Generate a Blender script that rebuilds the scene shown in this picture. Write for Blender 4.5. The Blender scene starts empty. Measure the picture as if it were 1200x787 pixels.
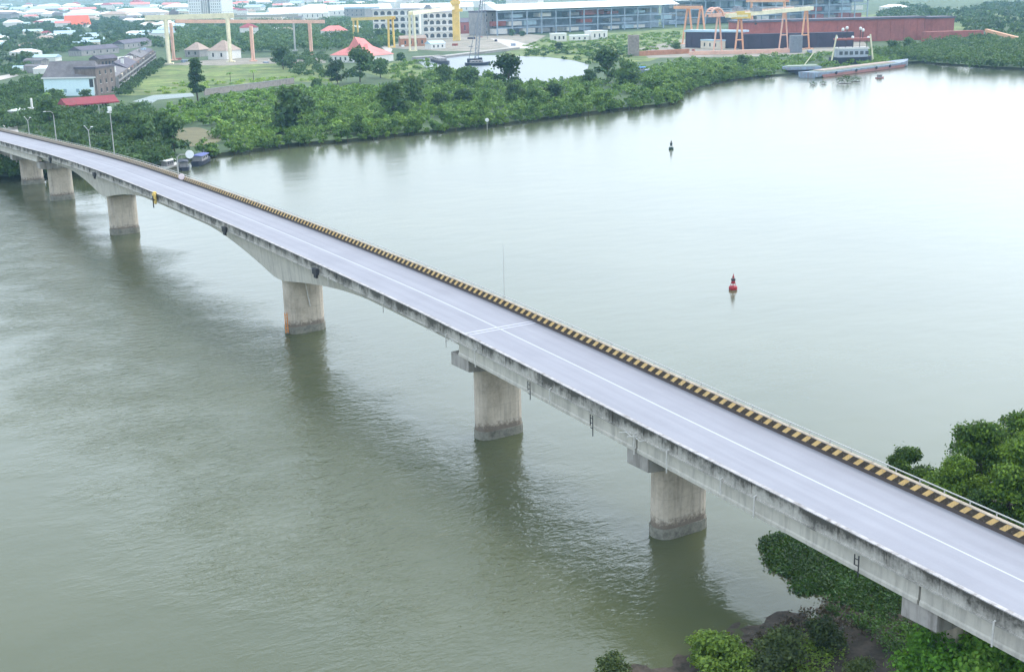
import bpy, bmesh, math, random
import numpy as np
from mathutils import Matrix, Vector

# ------------------------------------------------------------------ basics
sc = bpy.context.scene
col = sc.collection
R = math.radians
rng = random.Random(7)
nr = np.random.default_rng(11)
PI = math.pi

# camera model: eye 62 m above the river
H, F, TILT, ROLL = 62.0, 1480.0, 0.27131, 0.021882
_c, _s = math.cos(TILT), math.sin(TILT)
FW = np.array([0, _c, -_s]); _u = np.array([0, _s, _c]); _r = np.array([1.0, 0, 0])
RT = math.cos(ROLL) * _r - math.sin(ROLL) * _u
UP = math.sin(ROLL) * _r + math.cos(ROLL) * _u

def at(px, py, z=0.0):
    d = F * FW + (px - 600) * RT - (py - 393.5) * UP
    k = (z - H) / d[2]
    return Vector((d[0] * k, d[1] * k, z))
def mpp(px, py, z=0.0):                      # metres per photo pixel there
    d = F * FW + (px - 600) * RT - (py - 393.5) * UP
    return (z - H) / d[2]
def project(P):
    q = np.array([P[0], P[1], P[2] - H]); w = q @ FW
    return 600 + F * (q @ RT) / w, 393.5 - F * (q @ UP) / w

def tag(o, label=None, cat=None, group=None, kind=None):
    if label: o['label'] = label
    if cat: o['category'] = cat
    if group: o['group'] = group
    if kind: o['kind'] = kind
    return o
def empty(name, loc=(0, 0, 0), rz=0.0, label=None, cat=None, group=None):
    o = bpy.data.objects.new(name, None); col.objects.link(o)
    o.location = loc; o.rotation_euler = (0, 0, rz); o.empty_display_size = 0.5
    return tag(o, label, cat, group)
def link(name, me, parent=None, m=None):
    o = bpy.data.objects.new(name, me); col.objects.link(o)
    if m is not None and not me.materials: me.materials.append(m)
    if parent is not None: o.parent = parent
    return o
def copy_tree(o, parent=None):
    c = o.copy(); col.objects.link(c)
    if parent is not None: c.parent = parent
    for ch in list(o.children): copy_tree(ch, c)
    return c

class MB:
    """collects primitives, builds ONE mesh"""
    def __init__(s): s.v = []; s.f = []
    def add(s, vs, fs):
        n = len(s.v); s.v += [tuple(v) for v in vs]; s.f += [tuple(n + i for i in f) for f in fs]; return s
    def box(s, x0, x1, y0, y1, z0, z1):
        return s.add([(x0,y0,z0),(x1,y0,z0),(x1,y1,z0),(x0,y1,z0),(x0,y0,z1),(x1,y0,z1),(x1,y1,z1),(x0,y1,z1)],
                     [(0,3,2,1),(4,5,6,7),(0,1,5,4),(1,2,6,5),(2,3,7,6),(3,0,4,7)])
    def prism(s, poly, z0, z1, taper=1.0, c=(0, 0)):
        n = len(poly)
        vs = [(x, y, z0) for x, y in poly] + [(c[0]+(x-c[0])*taper, c[1]+(y-c[1])*taper, z1) for x, y in poly]
        fs = [tuple(reversed(range(n))), tuple(range(n, 2*n))] + [(i, (i+1) % n, n+(i+1) % n, n+i) for i in range(n)]
        return s.add(vs, fs)
    def tube(s, pts, rad, seg=8, cap=True):
        pts = [Vector(p) for p in pts]; rads = rad if isinstance(rad, (list, tuple)) else [rad]*len(pts)
        rings = []; base = len(s.v)
        for i, p in enumerate(pts):
            t = (pts[min(i+1, len(pts)-1)] - pts[max(i-1, 0)]).normalized()
            a = Vector((0, 0, 1)) if abs(t.z) < .9 else Vector((1, 0, 0))
            u = t.cross(a).normalized(); w = t.cross(u).normalized()
            for k in range(seg):
                an = 2*PI*k/seg; s.v.append(tuple(p + (u*math.cos(an) + w*math.sin(an))*rads[i]))
        for i in range(len(pts)-1):
            for k in range(seg):
                a, b = base+i*seg+k, base+i*seg+(k+1) % seg
                s.f.append((a, b, b+seg, a+seg))
        if cap:
            s.f.append(tuple(base+k for k in reversed(range(seg)))); e = base+(len(pts)-1)*seg
            s.f.append(tuple(e+k for k in range(seg)))
        return s
    def bar(s, a, b, w, h=None): return s.tube([a, b], (w if h is None else (w+h)/2)*.65, 4)
    def lathe(s, prof, c=(0, 0), seg=16):
        base = len(s.v)
        for r_, z in prof:
            for k in range(seg):
                an = 2*PI*k/seg; s.v.append((c[0]+r_*math.cos(an), c[1]+r_*math.sin(an), z))
        for i in range(len(prof)-1):
            for k in range(seg):
                a, b = base+i*seg+k, base+i*seg+(k+1) % seg
                s.f.append((a, b, b+seg, a+seg))
        s.f.append(tuple(base+k for k in reversed(range(seg)))); e = base+(len(prof)-1)*seg
        s.f.append(tuple(e+k for k in range(seg)))
        return s
    def mesh(s, name, m=None, smooth=False, bevel=0):
        me = bpy.data.meshes.new(name); me.from_pydata(s.v, [], s.f); me.update()
        bm = bmesh.new(); bm.from_mesh(me)
        bmesh.ops.recalc_face_normals(bm, faces=bm.faces)
        if bevel:
            ed = [e for e in bm.edges if len(e.link_faces) == 2 and e.calc_face_angle(0) > .6]
            bmesh.ops.bevel(bm, geom=ed, offset=bevel, segments=1, affect='EDGES')
        bm.to_mesh(me); bm.free()
        if smooth:
            for p in me.polygons: p.use_smooth = True
        if m is not None: me.materials.append(m)
        return me
    def build(s, name, m, parent=None, smooth=False, bevel=0):
        return link(name, s.mesh(name, m, smooth, bevel), parent)

# ------------------------------------------------------------------ materials
class NT:
    def __init__(s, name):
        s.m = bpy.data.materials.new(name); s.m.use_nodes = True; s.t = s.m.node_tree; s.t.nodes.clear()
        s.out = s.n('ShaderNodeOutputMaterial')
    def n(s, typ, **kw):
        nd = s.t.nodes.new(typ)
        for k, v in kw.items():
            if hasattr(nd, k) and k not in nd.inputs: setattr(nd, k, v)
            else: nd.inputs[k].default_value = v
        return nd
    def l(s, a, b): s.t.links.new(a, b)
    def math(s, op, a, b=None, clamp=False):
        nd = s.n('ShaderNodeMath', operation=op); nd.use_clamp = clamp
        for i, x in enumerate((a, b)):
            if x is None: continue
            if isinstance(x, (int, float)): nd.inputs[i].default_value = x
            else: s.l(x, nd.inputs[i])
        return nd.outputs[0]
    def mix(s, fac, a, b, mode='MIX'):
        nd = s.n('ShaderNodeMix', data_type='RGBA', blend_type=mode)
        for i, x in ((0, fac), (6, a), (7, b)):
            if isinstance(x, (int, float)): nd.inputs[i].default_value = x
            elif isinstance(x, (tuple, list)): nd.inputs[i].default_value = (*x, 1) if len(x) == 3 else x
            else: s.l(x, nd.inputs[i])
        return nd.outputs[2]
    def ramp(s, fac, stops):
        nd = s.n('ShaderNodeValToRGB'); e = nd.color_ramp.elements
        while len(e) < len(stops): e.new(.5)
        for i, (p, c) in enumerate(stops):
            e[i].position = p; e[i].color = (c, c, c, 1) if isinstance(c, (int, float)) else (*c, 1)
        s.l(fac, nd.inputs[0]); return nd.outputs[0]
    def noise(s, vec, scale, detail=4, rough=.55, dist=0.0):
        nd = s.n('ShaderNodeTexNoise', Scale=scale, Detail=detail, Roughness=rough, Distortion=dist); s.l(vec, nd.inputs['Vector']); return nd.outputs[0]
    def mapping(s, vec, scale=(1, 1, 1), rot=(0, 0, 0), loc=(0, 0, 0)):
        nd = s.n('ShaderNodeMapping'); nd.inputs['Scale'].default_value = scale; nd.inputs['Rotation'].default_value = rot; nd.inputs['Location'].default_value = loc
        s.l(vec, nd.inputs[0]); return nd.outputs[0]

def surf(name, c, var=.25, scale=.5, rough=.8, bump=0.0, dirt=None, dirt_amt=.5, streak=False, c2=None, metal=0.0, world=True, spec=.3):
    """weathered surface: base colour broken up by two noises, optional dirt in streaks"""
    t = NT(name)
    if world: P = t.n('ShaderNodeNewGeometry').outputs['Position']
    else: P = t.n('ShaderNodeTexCoord').outputs['Object']
    n1 = t.noise(P, scale, 5, .6); n2 = t.noise(P, scale*6.3, 4, .6)
    v = t.math('ADD', t.math('MULTIPLY', n1, .65), t.math('MULTIPLY', n2, .35))
    dark = tuple(x*(1-var) for x in c); light = tuple(min(1, x*(1+var*.6)) for x in (c2 or c))
    cc = t.ramp(v, [(.32, dark), (.5, c), (.68, light)])
    if dirt:
        Q = t.mapping(P, (.9, .9, .12) if streak else (1, 1, 1))
        d = t.noise(Q, scale*2.2 if not streak else 1.3, 6, .68)
        cc = t.mix(t.math('MULTIPLY', t.ramp(d, [(.47, 0), (.66, 1)]), dirt_amt), cc, dirt)
    b = t.n('ShaderNodeBsdfPrincipled', Roughness=rough, Metallic=metal); b.inputs['Specular IOR Level'].default_value = spec
    t.l(cc, b.inputs['Base Color'])
    if bump:
        bp = t.n('ShaderNodeBump', Strength=.5, Distance=bump); t.l(n2, bp.inputs['Height']); t.l(bp.outputs[0], b.inputs['Normal'])
    t.l(b.outputs[0], t.out.inputs[0]); return t.m

def leafmat(name, dark, mid, light, trans=.25, patch=.25):
    """foliage: tone varies leaf by leaf, tree by tree and in soft patches"""
    t = NT(name); g = t.n('ShaderNodeNewGeometry'); oi = t.n('ShaderNodeObjectInfo')
    n = t.noise(g.outputs['Position'], patch, 3, .6)
    n_ = t.noise(g.outputs['Position'], patch*.28, 3, .6)
    v = t.math('ADD', t.math('MULTIPLY', g.outputs['Random Per Island'], .34), t.math('MULTIPLY', n, .42))
    v = t.math('ADD', v, t.math('MULTIPLY', n_, .55))
    v = t.math('ADD', t.math('ADD', v, t.math('MULTIPLY', oi.outputs['Random'], .34)), -.26)
    cc = t.ramp(v, [(.3, dark), (.56, mid), (.85, light)])
    d = t.n('ShaderNodeBsdfPrincipled', Roughness=.55); d.inputs['Specular IOR Level'].default_value = .25; t.l(cc, d.inputs['Base Color'])
    tr = t.n('ShaderNodeBsdfTranslucent'); t.l(t.mix(.5, cc, (.25, .35, .05), 'MIX'), tr.inputs[0])
    mx = t.n('ShaderNodeMixShader'); mx.inputs[0].default_value = trans; t.l(d.outputs[0], mx.inputs[1]); t.l(tr.outputs[0], mx.inputs[2])
    t.l(mx.outputs[0], t.out.inputs[0]); return t.m

M = {}
M['concrete'] = surf('concrete', (.40,.375,.345), .22, .25, .9, .01, (.13,.115,.10), .55, True)
M['pier'] = surf('pier_concrete', (.54,.49,.43), .2, .3, .9, .01, (.22,.19,.165), .6, True)
M['footing'] = surf('wet_footing', (.25,.24,.20), .3, .4, .75, .02, (.06,.06,.05), .6)
M['web'] = surf('girder_concrete', (.56,.53,.465), .16, .25, .9, .005, (.2,.19,.175), .4, True)
M['cap_light'] = surf('parapet_cap', (.43,.41,.41), .3, .6, .85, .01, (.16,.14,.12), .7)
M['drain'] = surf('drain_paint', (.6,.58,.54), .25, 1.5, .6)
M['dark_steel'] = surf('dark_steel', (.05,.05,.055), .3, 2, .6)
M['galv'] = surf('galvanised_steel', (.42,.42,.40), .15, 1, .45)
M['white_paint'] = surf('white_paint', (.8,.81,.8), .1, .5, .5)
M['orange_paint'] = surf('orange_paint', (.72,.26,.05), .25, 1.0, .6)
M['yellow_paint'] = surf('yellow_paint', (.76,.54,.16), .25, .2, .6)
M['pale_yellow'] = surf('pale_yellow_paint', (.78,.72,.52), .2, .2, .6)
M['crane_orange'] = surf('crane_orange', (.74,.40,.24), .2, .2, .6)
M['crane_pink'] = surf('crane_pink', (.74,.46,.36), .2, .2, .6)
M['rust'] = surf('rust_red_steel', (.36,.115,.095), .3, .06, .8, dirt=(.22,.07,.07), dirt_amt=.6, streak=True)
M['rust_dark'] = surf('dark_hull_steel', (.06,.045,.075), .3, .06, .8)
M['roof_dark'] = surf('dark_roofing', (.12,.11,.14), .3, .1, .8)
M['roof_grey'] = surf('grey_roof_tiles', (.17,.16,.17), .25, .15, .85, dirt=(.28,.27,.27), dirt_amt=.4)
M['roof_red'] = surf('red_roof', (.29,.06,.075), .3, .15, .8, dirt=(.24,.10,.10), dirt_amt=.5)
M['roof_pink'] = surf('pink_roof', (.68,.24,.22), .2, .1, .7)
M['roof_orange'] = surf('orange_red_roof', (.85,.19,.10), .1, .1, .7)
M['roof_tan'] = surf('tan_thatch_roof', (.42,.33,.28), .25, .3, .9)
M['roof_white'] = surf('pale_metal_roof', (.78,.80,.80), .12, .05, .5)
M['roof_blue'] = surf('pale_blue_roof', (.42,.56,.66), .15, .05, .5)
M['wall_white'] = surf('white_wall', (.76,.75,.72), .12, .1, .85, dirt=(.5,.48,.45), dirt_amt=.3, streak=True)
M['wall_blue'] = surf('pale_blue_wall', (.74,.92,.97), .06, .1, .8, dirt=(.62,.8,.86), dirt_amt=.3, streak=True)
M['wall_cream'] = surf('cream_wall', (.70,.62,.5), .15, .1, .85)
M['wall_grey'] = surf('grey_wall', (.33,.32,.32), .25, .15, .85, dirt=(.15,.14,.14), dirt_amt=.6, streak=True)
M['wall_brown'] = surf('weathered_brown_wall', (.22,.175,.16), .4, .2, .85, dirt=(.09,.08,.08), dirt_amt=.7, streak=True)
M['glass'] = surf('window_glass', (.06,.07,.085), .3, .4, .25, spec=.6)
M['steel_blue'] = surf('blue_grey_steel', (.30,.37,.46), .2, .1, .6)
M['shed_dark'] = surf('shed_interior', (.34,.40,.50), .35, .03, .9, dirt=(.16,.19,.26), dirt_amt=.7, streak=True)
M['brick'] = surf('orange_brick', (.45,.22,.14), .3, .3, .85)
M['stone'] = surf('stone_wall', (.32,.28,.26), .35, .5, .9)
M['trunk'] = surf('bark', (.12,.10,.08), .4, 1.5, .9)
M['boat_blue'] = surf('boat_blue', (.27,.35,.46), .35, .25, .7, dirt=(.28,.17,.14), dirt_amt=.65, streak=True)
M['boat_red'] = surf('boat_red_oxide', (.42,.20,.19), .25, .15, .7)
M['boat_dark'] = surf('boat_dark', (.035,.04,.06), .3, .3, .6)
M['boat_navy'] = surf('boat_navy_canopy', (.09,.11,.3), .25, .3, .6)
M['deck_green'] = surf('barge_deck', (.30,.36,.30), .3, .2, .8)
M['lattice'] = surf('grey_lattice', (.25,.27,.31), .2, .5, .6)
M['buoy_red'] = surf('buoy_red', (.36,.03,.04), .25, 1, .5)
M['buoy_green'] = surf('buoy_dark_green', (.03,.06,.05), .25, 1, .5)
M['dry_grass'] = surf('dry_plot', (.17,.155,.085), .3, .1, .95)

def pier_mat():
    t = NT('pier_concrete'); P = t.n('ShaderNodeTexCoord').outputs['Object']
    n = t.noise(P, .35, 5, .6); n2 = t.noise(P, 2.2, 5, .65); st = t.noise(t.mapping(P, (1.1, 1.1, .10)), 1.4, 6, .7)
    sp = t.n('ShaderNodeSeparateXYZ'); t.l(P, sp.inputs[0])
    v = t.math('ADD', t.math('MULTIPLY', n, .6), t.math('MULTIPLY', n2, .4))
    cc = t.ramp(v, [(.35, (.41,.35,.28)), (.5, (.53,.46,.375)), (.66, (.61,.54,.45))])
    cc = t.mix(t.math('MULTIPLY', t.ramp(st, [(.50, 0), (.70, 1)]), .55), cc, (.22,.19,.165))
    # formwork lifts every 2.4 m
    fr = t.math('FRACT', t.math('DIVIDE', sp.outputs[2], 2.4)); jl = t.ramp(fr, [(0, .35), (.02, .35), (.035, 0)])
    cc = t.mix(jl, cc, (.25,.225,.2))
    # splash zone, ragged upper edge; darker under the cap
    tz = t.math('ADD', sp.outputs[2], t.math('MULTIPLY', t.math('SUBTRACT', n2, .5), 2.4))
    cc = t.mix(t.ramp(t.math('DIVIDE', tz, 5.0), [(.34, .85), (.50, 0)]), cc, (.15,.12,.095))
    b = t.n('ShaderNodeBsdfPrincipled', Roughness=.92); t.l(cc, b.inputs['Base Color'])
    bp = t.n('ShaderNodeBump', Strength=.5, Distance=.02); t.l(n2, bp.inputs['Height']); t.l(bp.outputs[0], b.inputs['Normal'])
    t.l(b.outputs[0], t.out.inputs[0]); return t.m
M['pier'] = pier_mat()
def road_mat():
    t = NT('road_asphalt'); P = t.n('ShaderNodeTexCoord').outputs['Object']
    Q = t.mapping(P, (.02, .6, 1)); n1 = t.noise(Q, 1, 4, .6); n2 = t.noise(P, .12, 5, .6); n3 = t.noise(P, 6, 3, .6)
    v = t.math('ADD', t.math('ADD', t.math('MULTIPLY', n1, .45), t.math('MULTIPLY', n2, .4)), t.math('MULTIPLY', n3, .15))
    cc = t.ramp(v, [(.32, (.245,.245,.275)), (.5, (.292,.293,.328)), (.70, (.33,.331,.366))])
    yl = t.n('ShaderNodeSeparateXYZ'); t.l(P, yl.inputs[0])
    wp = t.math('COSINE', t.math('MULTIPLY', t.math('ADD', yl.outputs[1], .55), 2*PI/1.95))
    wp = t.math('MULTIPLY', t.ramp(t.math('ADD', t.math('MULTIPLY', wp, .5), .5), [(.45, 0), (.95, 1)]), t.ramp(n1, [(.3, .1), (.7, .32)]))
    cc = t.mix(wp, cc, (.23,.225,.25))
    vo = t.n('ShaderNodeTexVoronoi', Scale=.055); vo.inputs['Randomness'].default_value = 1; t.l(t.mapping(P, (1, 3.2, 1)), vo.inputs['Vector'])
    pat = t.ramp(vo.outputs['Color'], [(.80, 0), (.82, .22)]); cc = t.mix(pat, cc, (.25,.25,.285))
    st = t.ramp(t.noise(P, .9, 6, .75), [(.62, 0), (.78, .35)]); cc = t.mix(st, cc, (.19,.185,.2))
    # grime against both kerbs
    sp = t.n('ShaderNodeSeparateXYZ'); t.l(P, sp.inputs[0])
    e = t.math('ABSOLUTE', t.math('ADD', sp.outputs[1], 1.63))
    k = t.ramp(t.math('ADD', t.math('MULTIPLY', e, .1), t.math('MULTIPLY', n2, .08)), [(.61, 0), (.67, 1)])
    cc = t.mix(t.math('MULTIPLY', k, .55), cc, (.2,.19,.2))
    b = t.n('ShaderNodeBsdfPrincipled', Roughness=.85); t.l(cc, b.inputs['Base Color'])
    bp = t.n('ShaderNodeBump', Strength=.3, Distance=.01); t.l(n3, bp.inputs['Height']); t.l(bp.outputs[0], b.inputs['Normal'])
    t.l(b.outputs[0], t.out.inputs[0]); return t.m
M['road'] = road_mat()
def line_mat():
    t = NT('worn_line_paint'); P = t.n('ShaderNodeTexCoord').outputs['Object']
    n = t.noise(P, 2.5, 5, .7); sp = t.n('ShaderNodeSeparateXYZ'); t.l(P, sp.inputs[0])
    wear = t.ramp(t.math('ADD', t.math('MULTIPLY', sp.outputs[0], .004), n), [(.3, 0), (.95, 1)])
    cc = t.mix(wear, (.52,.54,.56), (.36,.365,.41)); cc = t.mix(t.ramp(t.noise(P, 9, 4, .7), [(.5, 0), (.7, .6)]), cc, (.34,.345,.40))
    b = t.n('ShaderNodeBsdfPrincipled', Roughness=.7); t.l(cc, b.inputs['Base Color']); t.l(b.outputs[0], t.out.inputs[0]); return t.m
M['line'] = line_mat()
def hazard_mat():
    t = NT('hazard_stripes'); P = t.n('ShaderNodeTexCoord').outputs['Object']
    sp = t.n('ShaderNodeSeparateXYZ'); t.l(P, sp.inputs[0])
    n = t.noise(P, 1.2, 5, .65); n2 = t.noise(P, .07, 3, .5); n3 = t.noise(t.mapping(P, (1.5,1,.4)), 2.0, 5, .7)
    x = t.math('ADD', sp.outputs[0], t.math('MULTIPLY', sp.outputs[2], 0))
    # stripes lean along the barrier; uses height above the road through a second coordinate
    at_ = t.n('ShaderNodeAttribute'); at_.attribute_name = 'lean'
    u = t.math('ADD', x, t.math('MULTIPLY', at_.outputs['Fac'], 1.0))
    w = t.math('FRACT', t.math('DIVIDE', t.math('ADD', u, 600.0), 1.5))
    m = t.ramp(w, [(.0, 0), (.03, 1), (.43, 1), (.46, 0)])
    yel = t.mix(n2, (.66,.40,.12), (.70,.50,.23)); yel = t.mix(t.ramp(n3, [(.5, 0), (.75, .55)]), yel, (.2,.13,.06))
    blk = t.mix(n, (.022,.014,.007), (.06,.04,.02))
    cc = t.mix(m, blk, yel)
    fade = t.ramp(t.math('ADD', t.math('DIVIDE', sp.outputs[0], 160.0), t.math('MULTIPLY', n2, .5)), [(.15, 0), (.75, .8)])
    cc = t.mix(fade, cc, t.mix(n3, (.20,.165,.13), (.38,.33,.27)))
    chip = t.ramp(t.noise(P, 5.0, 5, .75), [(.56, 0), (.66, .7)]); cc = t.mix(chip, cc, (.24,.20,.16))
    # bare dirty foot of the barrier, with the kerb's shadow painted into the colour
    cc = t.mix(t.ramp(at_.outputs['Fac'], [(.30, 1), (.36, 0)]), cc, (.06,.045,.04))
    b = t.n('ShaderNodeBsdfPrincipled', Roughness=.8); t.l(cc, b.inputs['Base Color']); t.l(b.outputs[0], t.out.inputs[0]); return t.m
M['hazard'] = hazard_mat()
def moss_mat():
    t = NT('mossy_parapet'); P = t.n('ShaderNodeTexCoord').outputs['Object']
    at_ = t.n('ShaderNodeAttribute'); at_.attribute_name = 'lean'
    n = t.noise(P, .35, 5, .65); n2 = t.noise(P, 2.2, 5, .7); n3 = t.noise(t.mapping(P, (1.6, 1, .12)), 1.6, 5, .7)
    base = t.ramp(n2, [(.3, (.36,.34,.30)), (.7, (.58,.55,.50))])
    f = t.math('ADD', t.math('ADD', t.math('MULTIPLY', n, .85), t.math('MULTIPLY', n3, .26)), t.math('MULTIPLY', n2, .36))
    f = t.math('ADD', f, t.math('MULTIPLY', at_.outputs['Fac'], .16))
    cc = t.mix(t.ramp(f, [(.62, 0), (.84, .95)]), base, (.060,.056,.045))
    b = t.n('ShaderNodeBsdfPrincipled', Roughness=.92); t.l(cc, b.inputs['Base Color'])
    bp = t.n('ShaderNodeBump', Strength=.5, Distance=.03); t.l(n2, bp.inputs['Height']); t.l(bp.outputs[0], b.inputs['Normal'])
    t.l(b.outputs[0], t.out.inputs[0]); return t.m
M['moss'] = moss_mat()

# bridge frame in plan: d runs along the bridge away from the camera, n to its far side
Dv = Vector((-.52569, .85067, 0)); Nv = Vector((.85067, .52569, 0)); ORG = Vector((-72.46, 281.526, 0))
BANG = math.atan2(Dv.y, Dv.x)
def water_mat():
    t = NT('river_water'); P = t.n('ShaderNodeNewGeometry').outputs['Position']
    Q = t.mapping(t.mapping(P, loc=(-ORG.x, -ORG.y, 0)), rot=(0, 0, -BANG))       # x along bridge, -y across
    sp = t.n('ShaderNodeSeparateXYZ'); t.l(Q, sp.inputs[0])
    big = t.noise(P, .02, 4, .6); mid = t.noise(P, .09, 4, .6)
    o = t.math('MULTIPLY', sp.outputs[1], -1)
    # ruffled strip on the near side of the bridge, calmer elsewhere
    oo = t.math('ADD', o, t.math('MULTIPLY', t.math('SUBTRACT', big, .5), 60))
    band = t.ramp(t.math('DIVIDE', t.math('ADD', oo, 100), 160.0), [(.10, .02), (.27, .07), (.38, .9), (.52, 1), (.60, .45), (.67, .07), (1, .02)])
    patch = t.ramp(mid, [(.3, .35), (.65, 1)])
    amp = t.math('MULTIPLY', t.math('MULTIPLY', band, patch), t.ramp(t.math('DIVIDE', t.math('ADD', sp.outputs[0], 200.0), 40.0), [(.25, .10), (.75, 1)]))
    w1 = t.noise(t.mapping(Q, (.85, .45, 1), (0, 0, .5)), 1.0, 3, .55, .6)
    w2 = t.noise(t.mapping(Q, (2.2, 1.2, 1), (0, 0, .2)), 1.0, 3, .6, .5)
    w3 = t.noise(t.mapping(Q, (.12, .07, 1), (0, 0, .7)), 1.0, 2, .5)
    h = t.math('ADD', t.math('MULTIPLY', w1, 1.0), t.math('MULTIPLY', w2, .5))
    h = t.math('ADD', t.math('MULTIPLY', h, amp), t.math('MULTIPLY', w3, .22))
    bp = t.n('ShaderNodeBump', Strength=1.0, Distance=.40); t.l(h, bp.inputs['Height'])
    cc = t.ramp(big, [(.3, (.068,.080,.040)), (.7, (.092,.102,.054))])
    b = t.n('ShaderNodeBsdfPrincipled', IOR=1.333); b.inputs['Specular IOR Level'].default_value = .5
    farside = t.ramp(t.math('DIVIDE', o, 60.0), [(.15, 0), (.8, 1)])
    t.l(t.math('ADD', t.math('ADD', t.math('MULTIPLY', amp, .05), .07), t.math('MULTIPLY', farside, .10)), b.inputs['Roughness'])
    t.l(cc, b.inputs['Base Color']); t.l(bp.outputs[0], b.inputs['Normal']); t.l(b.outputs[0], t.out.inputs[0]); return t.m
M['water'] = water_mat()
def land_mat():
    t = NT('green_land'); P = t.n('ShaderNodeNewGeometry').outputs['Position']
    n1 = t.noise(P, .012, 5, .6); n2 = t.noise(P, .08, 5, .65); n3 = t.noise(P, .9, 4, .65)
    v = t.math('ADD', t.math('ADD', t.math('MULTIPLY', n1, .4), t.math('MULTIPLY', n2, .35)), t.math('MULTIPLY', n3, .25))
    cc = t.ramp(v, [(.36, (.022,.046,.016)), (.48, (.045,.085,.026)), (.60, (.085,.13,.045)), (.74, (.17,.165,.09))])
    b = t.n('ShaderNodeBsdfPrincipled', Roughness=.95); t.l(cc, b.inputs['Base Color']); t.l(b.outputs[0], t.out.inputs[0]); return t.m
M['land'] = land_mat()
M['grass'] = surf('meadow_grass', (.105,.16,.045), .6, .03, .95, dirt=(.25,.25,.10), dirt_amt=.75, c2=(.20,.25,.07))
M['yard'] = surf('yard_ground', (.30,.27,.23), .35, .03, .95, dirt=(.12,.14,.07), dirt_amt=.6)
M['track'] = surf('pale_track', (.48,.45,.42), .15, .1, .9)
M['mud'] = surf('river_mud', (.075,.062,.050), .6, .35, .8, .06, (.018,.02,.012), .7, spec=.10)
M['hills'] = surf('wooded_hills', (.07,.10,.06), .3, .004, .95)
M['pond'] = surf('pond_water', (.17,.205,.22), .08, .01, .38, spec=.4)

L_MANG = leafmat('mangrove_leaves', (.022,.060,.012), (.090,.190,.036), (.24,.36,.07))
L_DARK = leafmat('dark_leaves', (.012,.036,.014), (.040,.098,.030), (.11,.20,.05))
L_BANANA = leafmat('banana_leaves', (.040,.10,.018), (.17,.32,.05), (.40,.52,.11))
L_NEAR = leafmat('near_tree_leaves', (.010,.030,.008), (.042,.105,.014), (.20,.32,.03), .35, .22)
L_BUSH = leafmat('bush_leaves', (.045,.085,.014), (.13,.22,.03), (.30,.42,.08), .35, .5)
L_BRIGHT = leafmat('bright_leaves', (.05,.14,.014), (.16,.38,.04), (.34,.56,.10), .4, .5)
L_WEED = leafmat('water_weed_leaves', (.009,.032,.005), (.030,.090,.010), (.08,.18,.025), .2, .4)

# ------------------------------------------------------------------ foliage
def quads_mesh(name, V, m):                 # V: (n,4,3)
    n = len(V); me = bpy.data.meshes.new(name)
    me.vertices.add(4*n); me.vertices.foreach_set('co', V.reshape(-1).astype(np.float32))
    me.loops.add(4*n); me.loops.foreach_set('vertex_index', np.arange(4*n, dtype=np.int32))
    me.polygons.add(n); me.polygons.foreach_set('loop_start', np.arange(0, 4*n, 4, dtype=np.int32))
    me.update(calc_edges=True); me.materials.append(m); return me
def leaf_quads(P, Nn, size, aspect=.6, curl=.25):
    n = len(P); a = nr.normal(size=(n, 3)); U = np.cross(a, Nn); U /= np.linalg.norm(U, axis=1, keepdims=True)+1e-9
    Wv = np.cross(Nn, U); s = size*nr.uniform(.6, 1.35, (n, 1))
    V = np.stack([P-U*s, P-Wv*s*aspect+Nn*s*curl*nr.normal(size=(n, 1)), P+U*s, P+Wv*s*aspect+Nn*s*curl*nr.normal(size=(n, 1))], 1)
    return V
def clump_points(centres, radii, n, flat=.8, jitter=.75, stray=.13):
    """points on ragged shells of several clumps, with outward leaf normals"""
    k = nr.choice(len(centres), n, p=np.array(radii)**2/np.sum(np.array(radii)**2))
    d = nr.normal(size=(n, 3)); d /= np.linalg.norm(d, axis=1, keepdims=True)
    d[:, 2] = np.where(d[:, 2] < -.35, -d[:, 2]*.7, d[:, 2])
    rr = np.array(radii)[k][:, None]*(1-np.abs(nr.normal(size=(n, 1)))*.32)*nr.uniform(.82, 1.15, (n, 1))*np.where(nr.random((n, 1)) < stray, nr.uniform(1.1, 1.4, (n, 1)), 1)
    P = np.array(centres)[k]+d*rr*np.array([1, 1, flat])
    Nn = d+nr.normal(size=(n, 3))*jitter+np.array([0, 0, .35]); Nn /= np.linalg.norm(Nn, axis=1, keepdims=True)
    return P, Nn
def crown_layout(h, r, base, k, seed, rk=1.0):
    g = np.random.default_rng(seed); cs, rs = [], []
    for i in range(k):
        a = g.uniform(0, 2*PI); q = math.sqrt(g.uniform(0, 1)); z = g.uniform(0, 1)
        env = (1-abs(z*2-.75)**2*.5)
        cs.append((math.cos(a)*q*r*.72*env, math.sin(a)*q*r*.72*env, base+(h-base)*(.15+.72*z)))
        rs.append(r*g.uniform(.22, .48)*rk)
    return cs, rs
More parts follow.
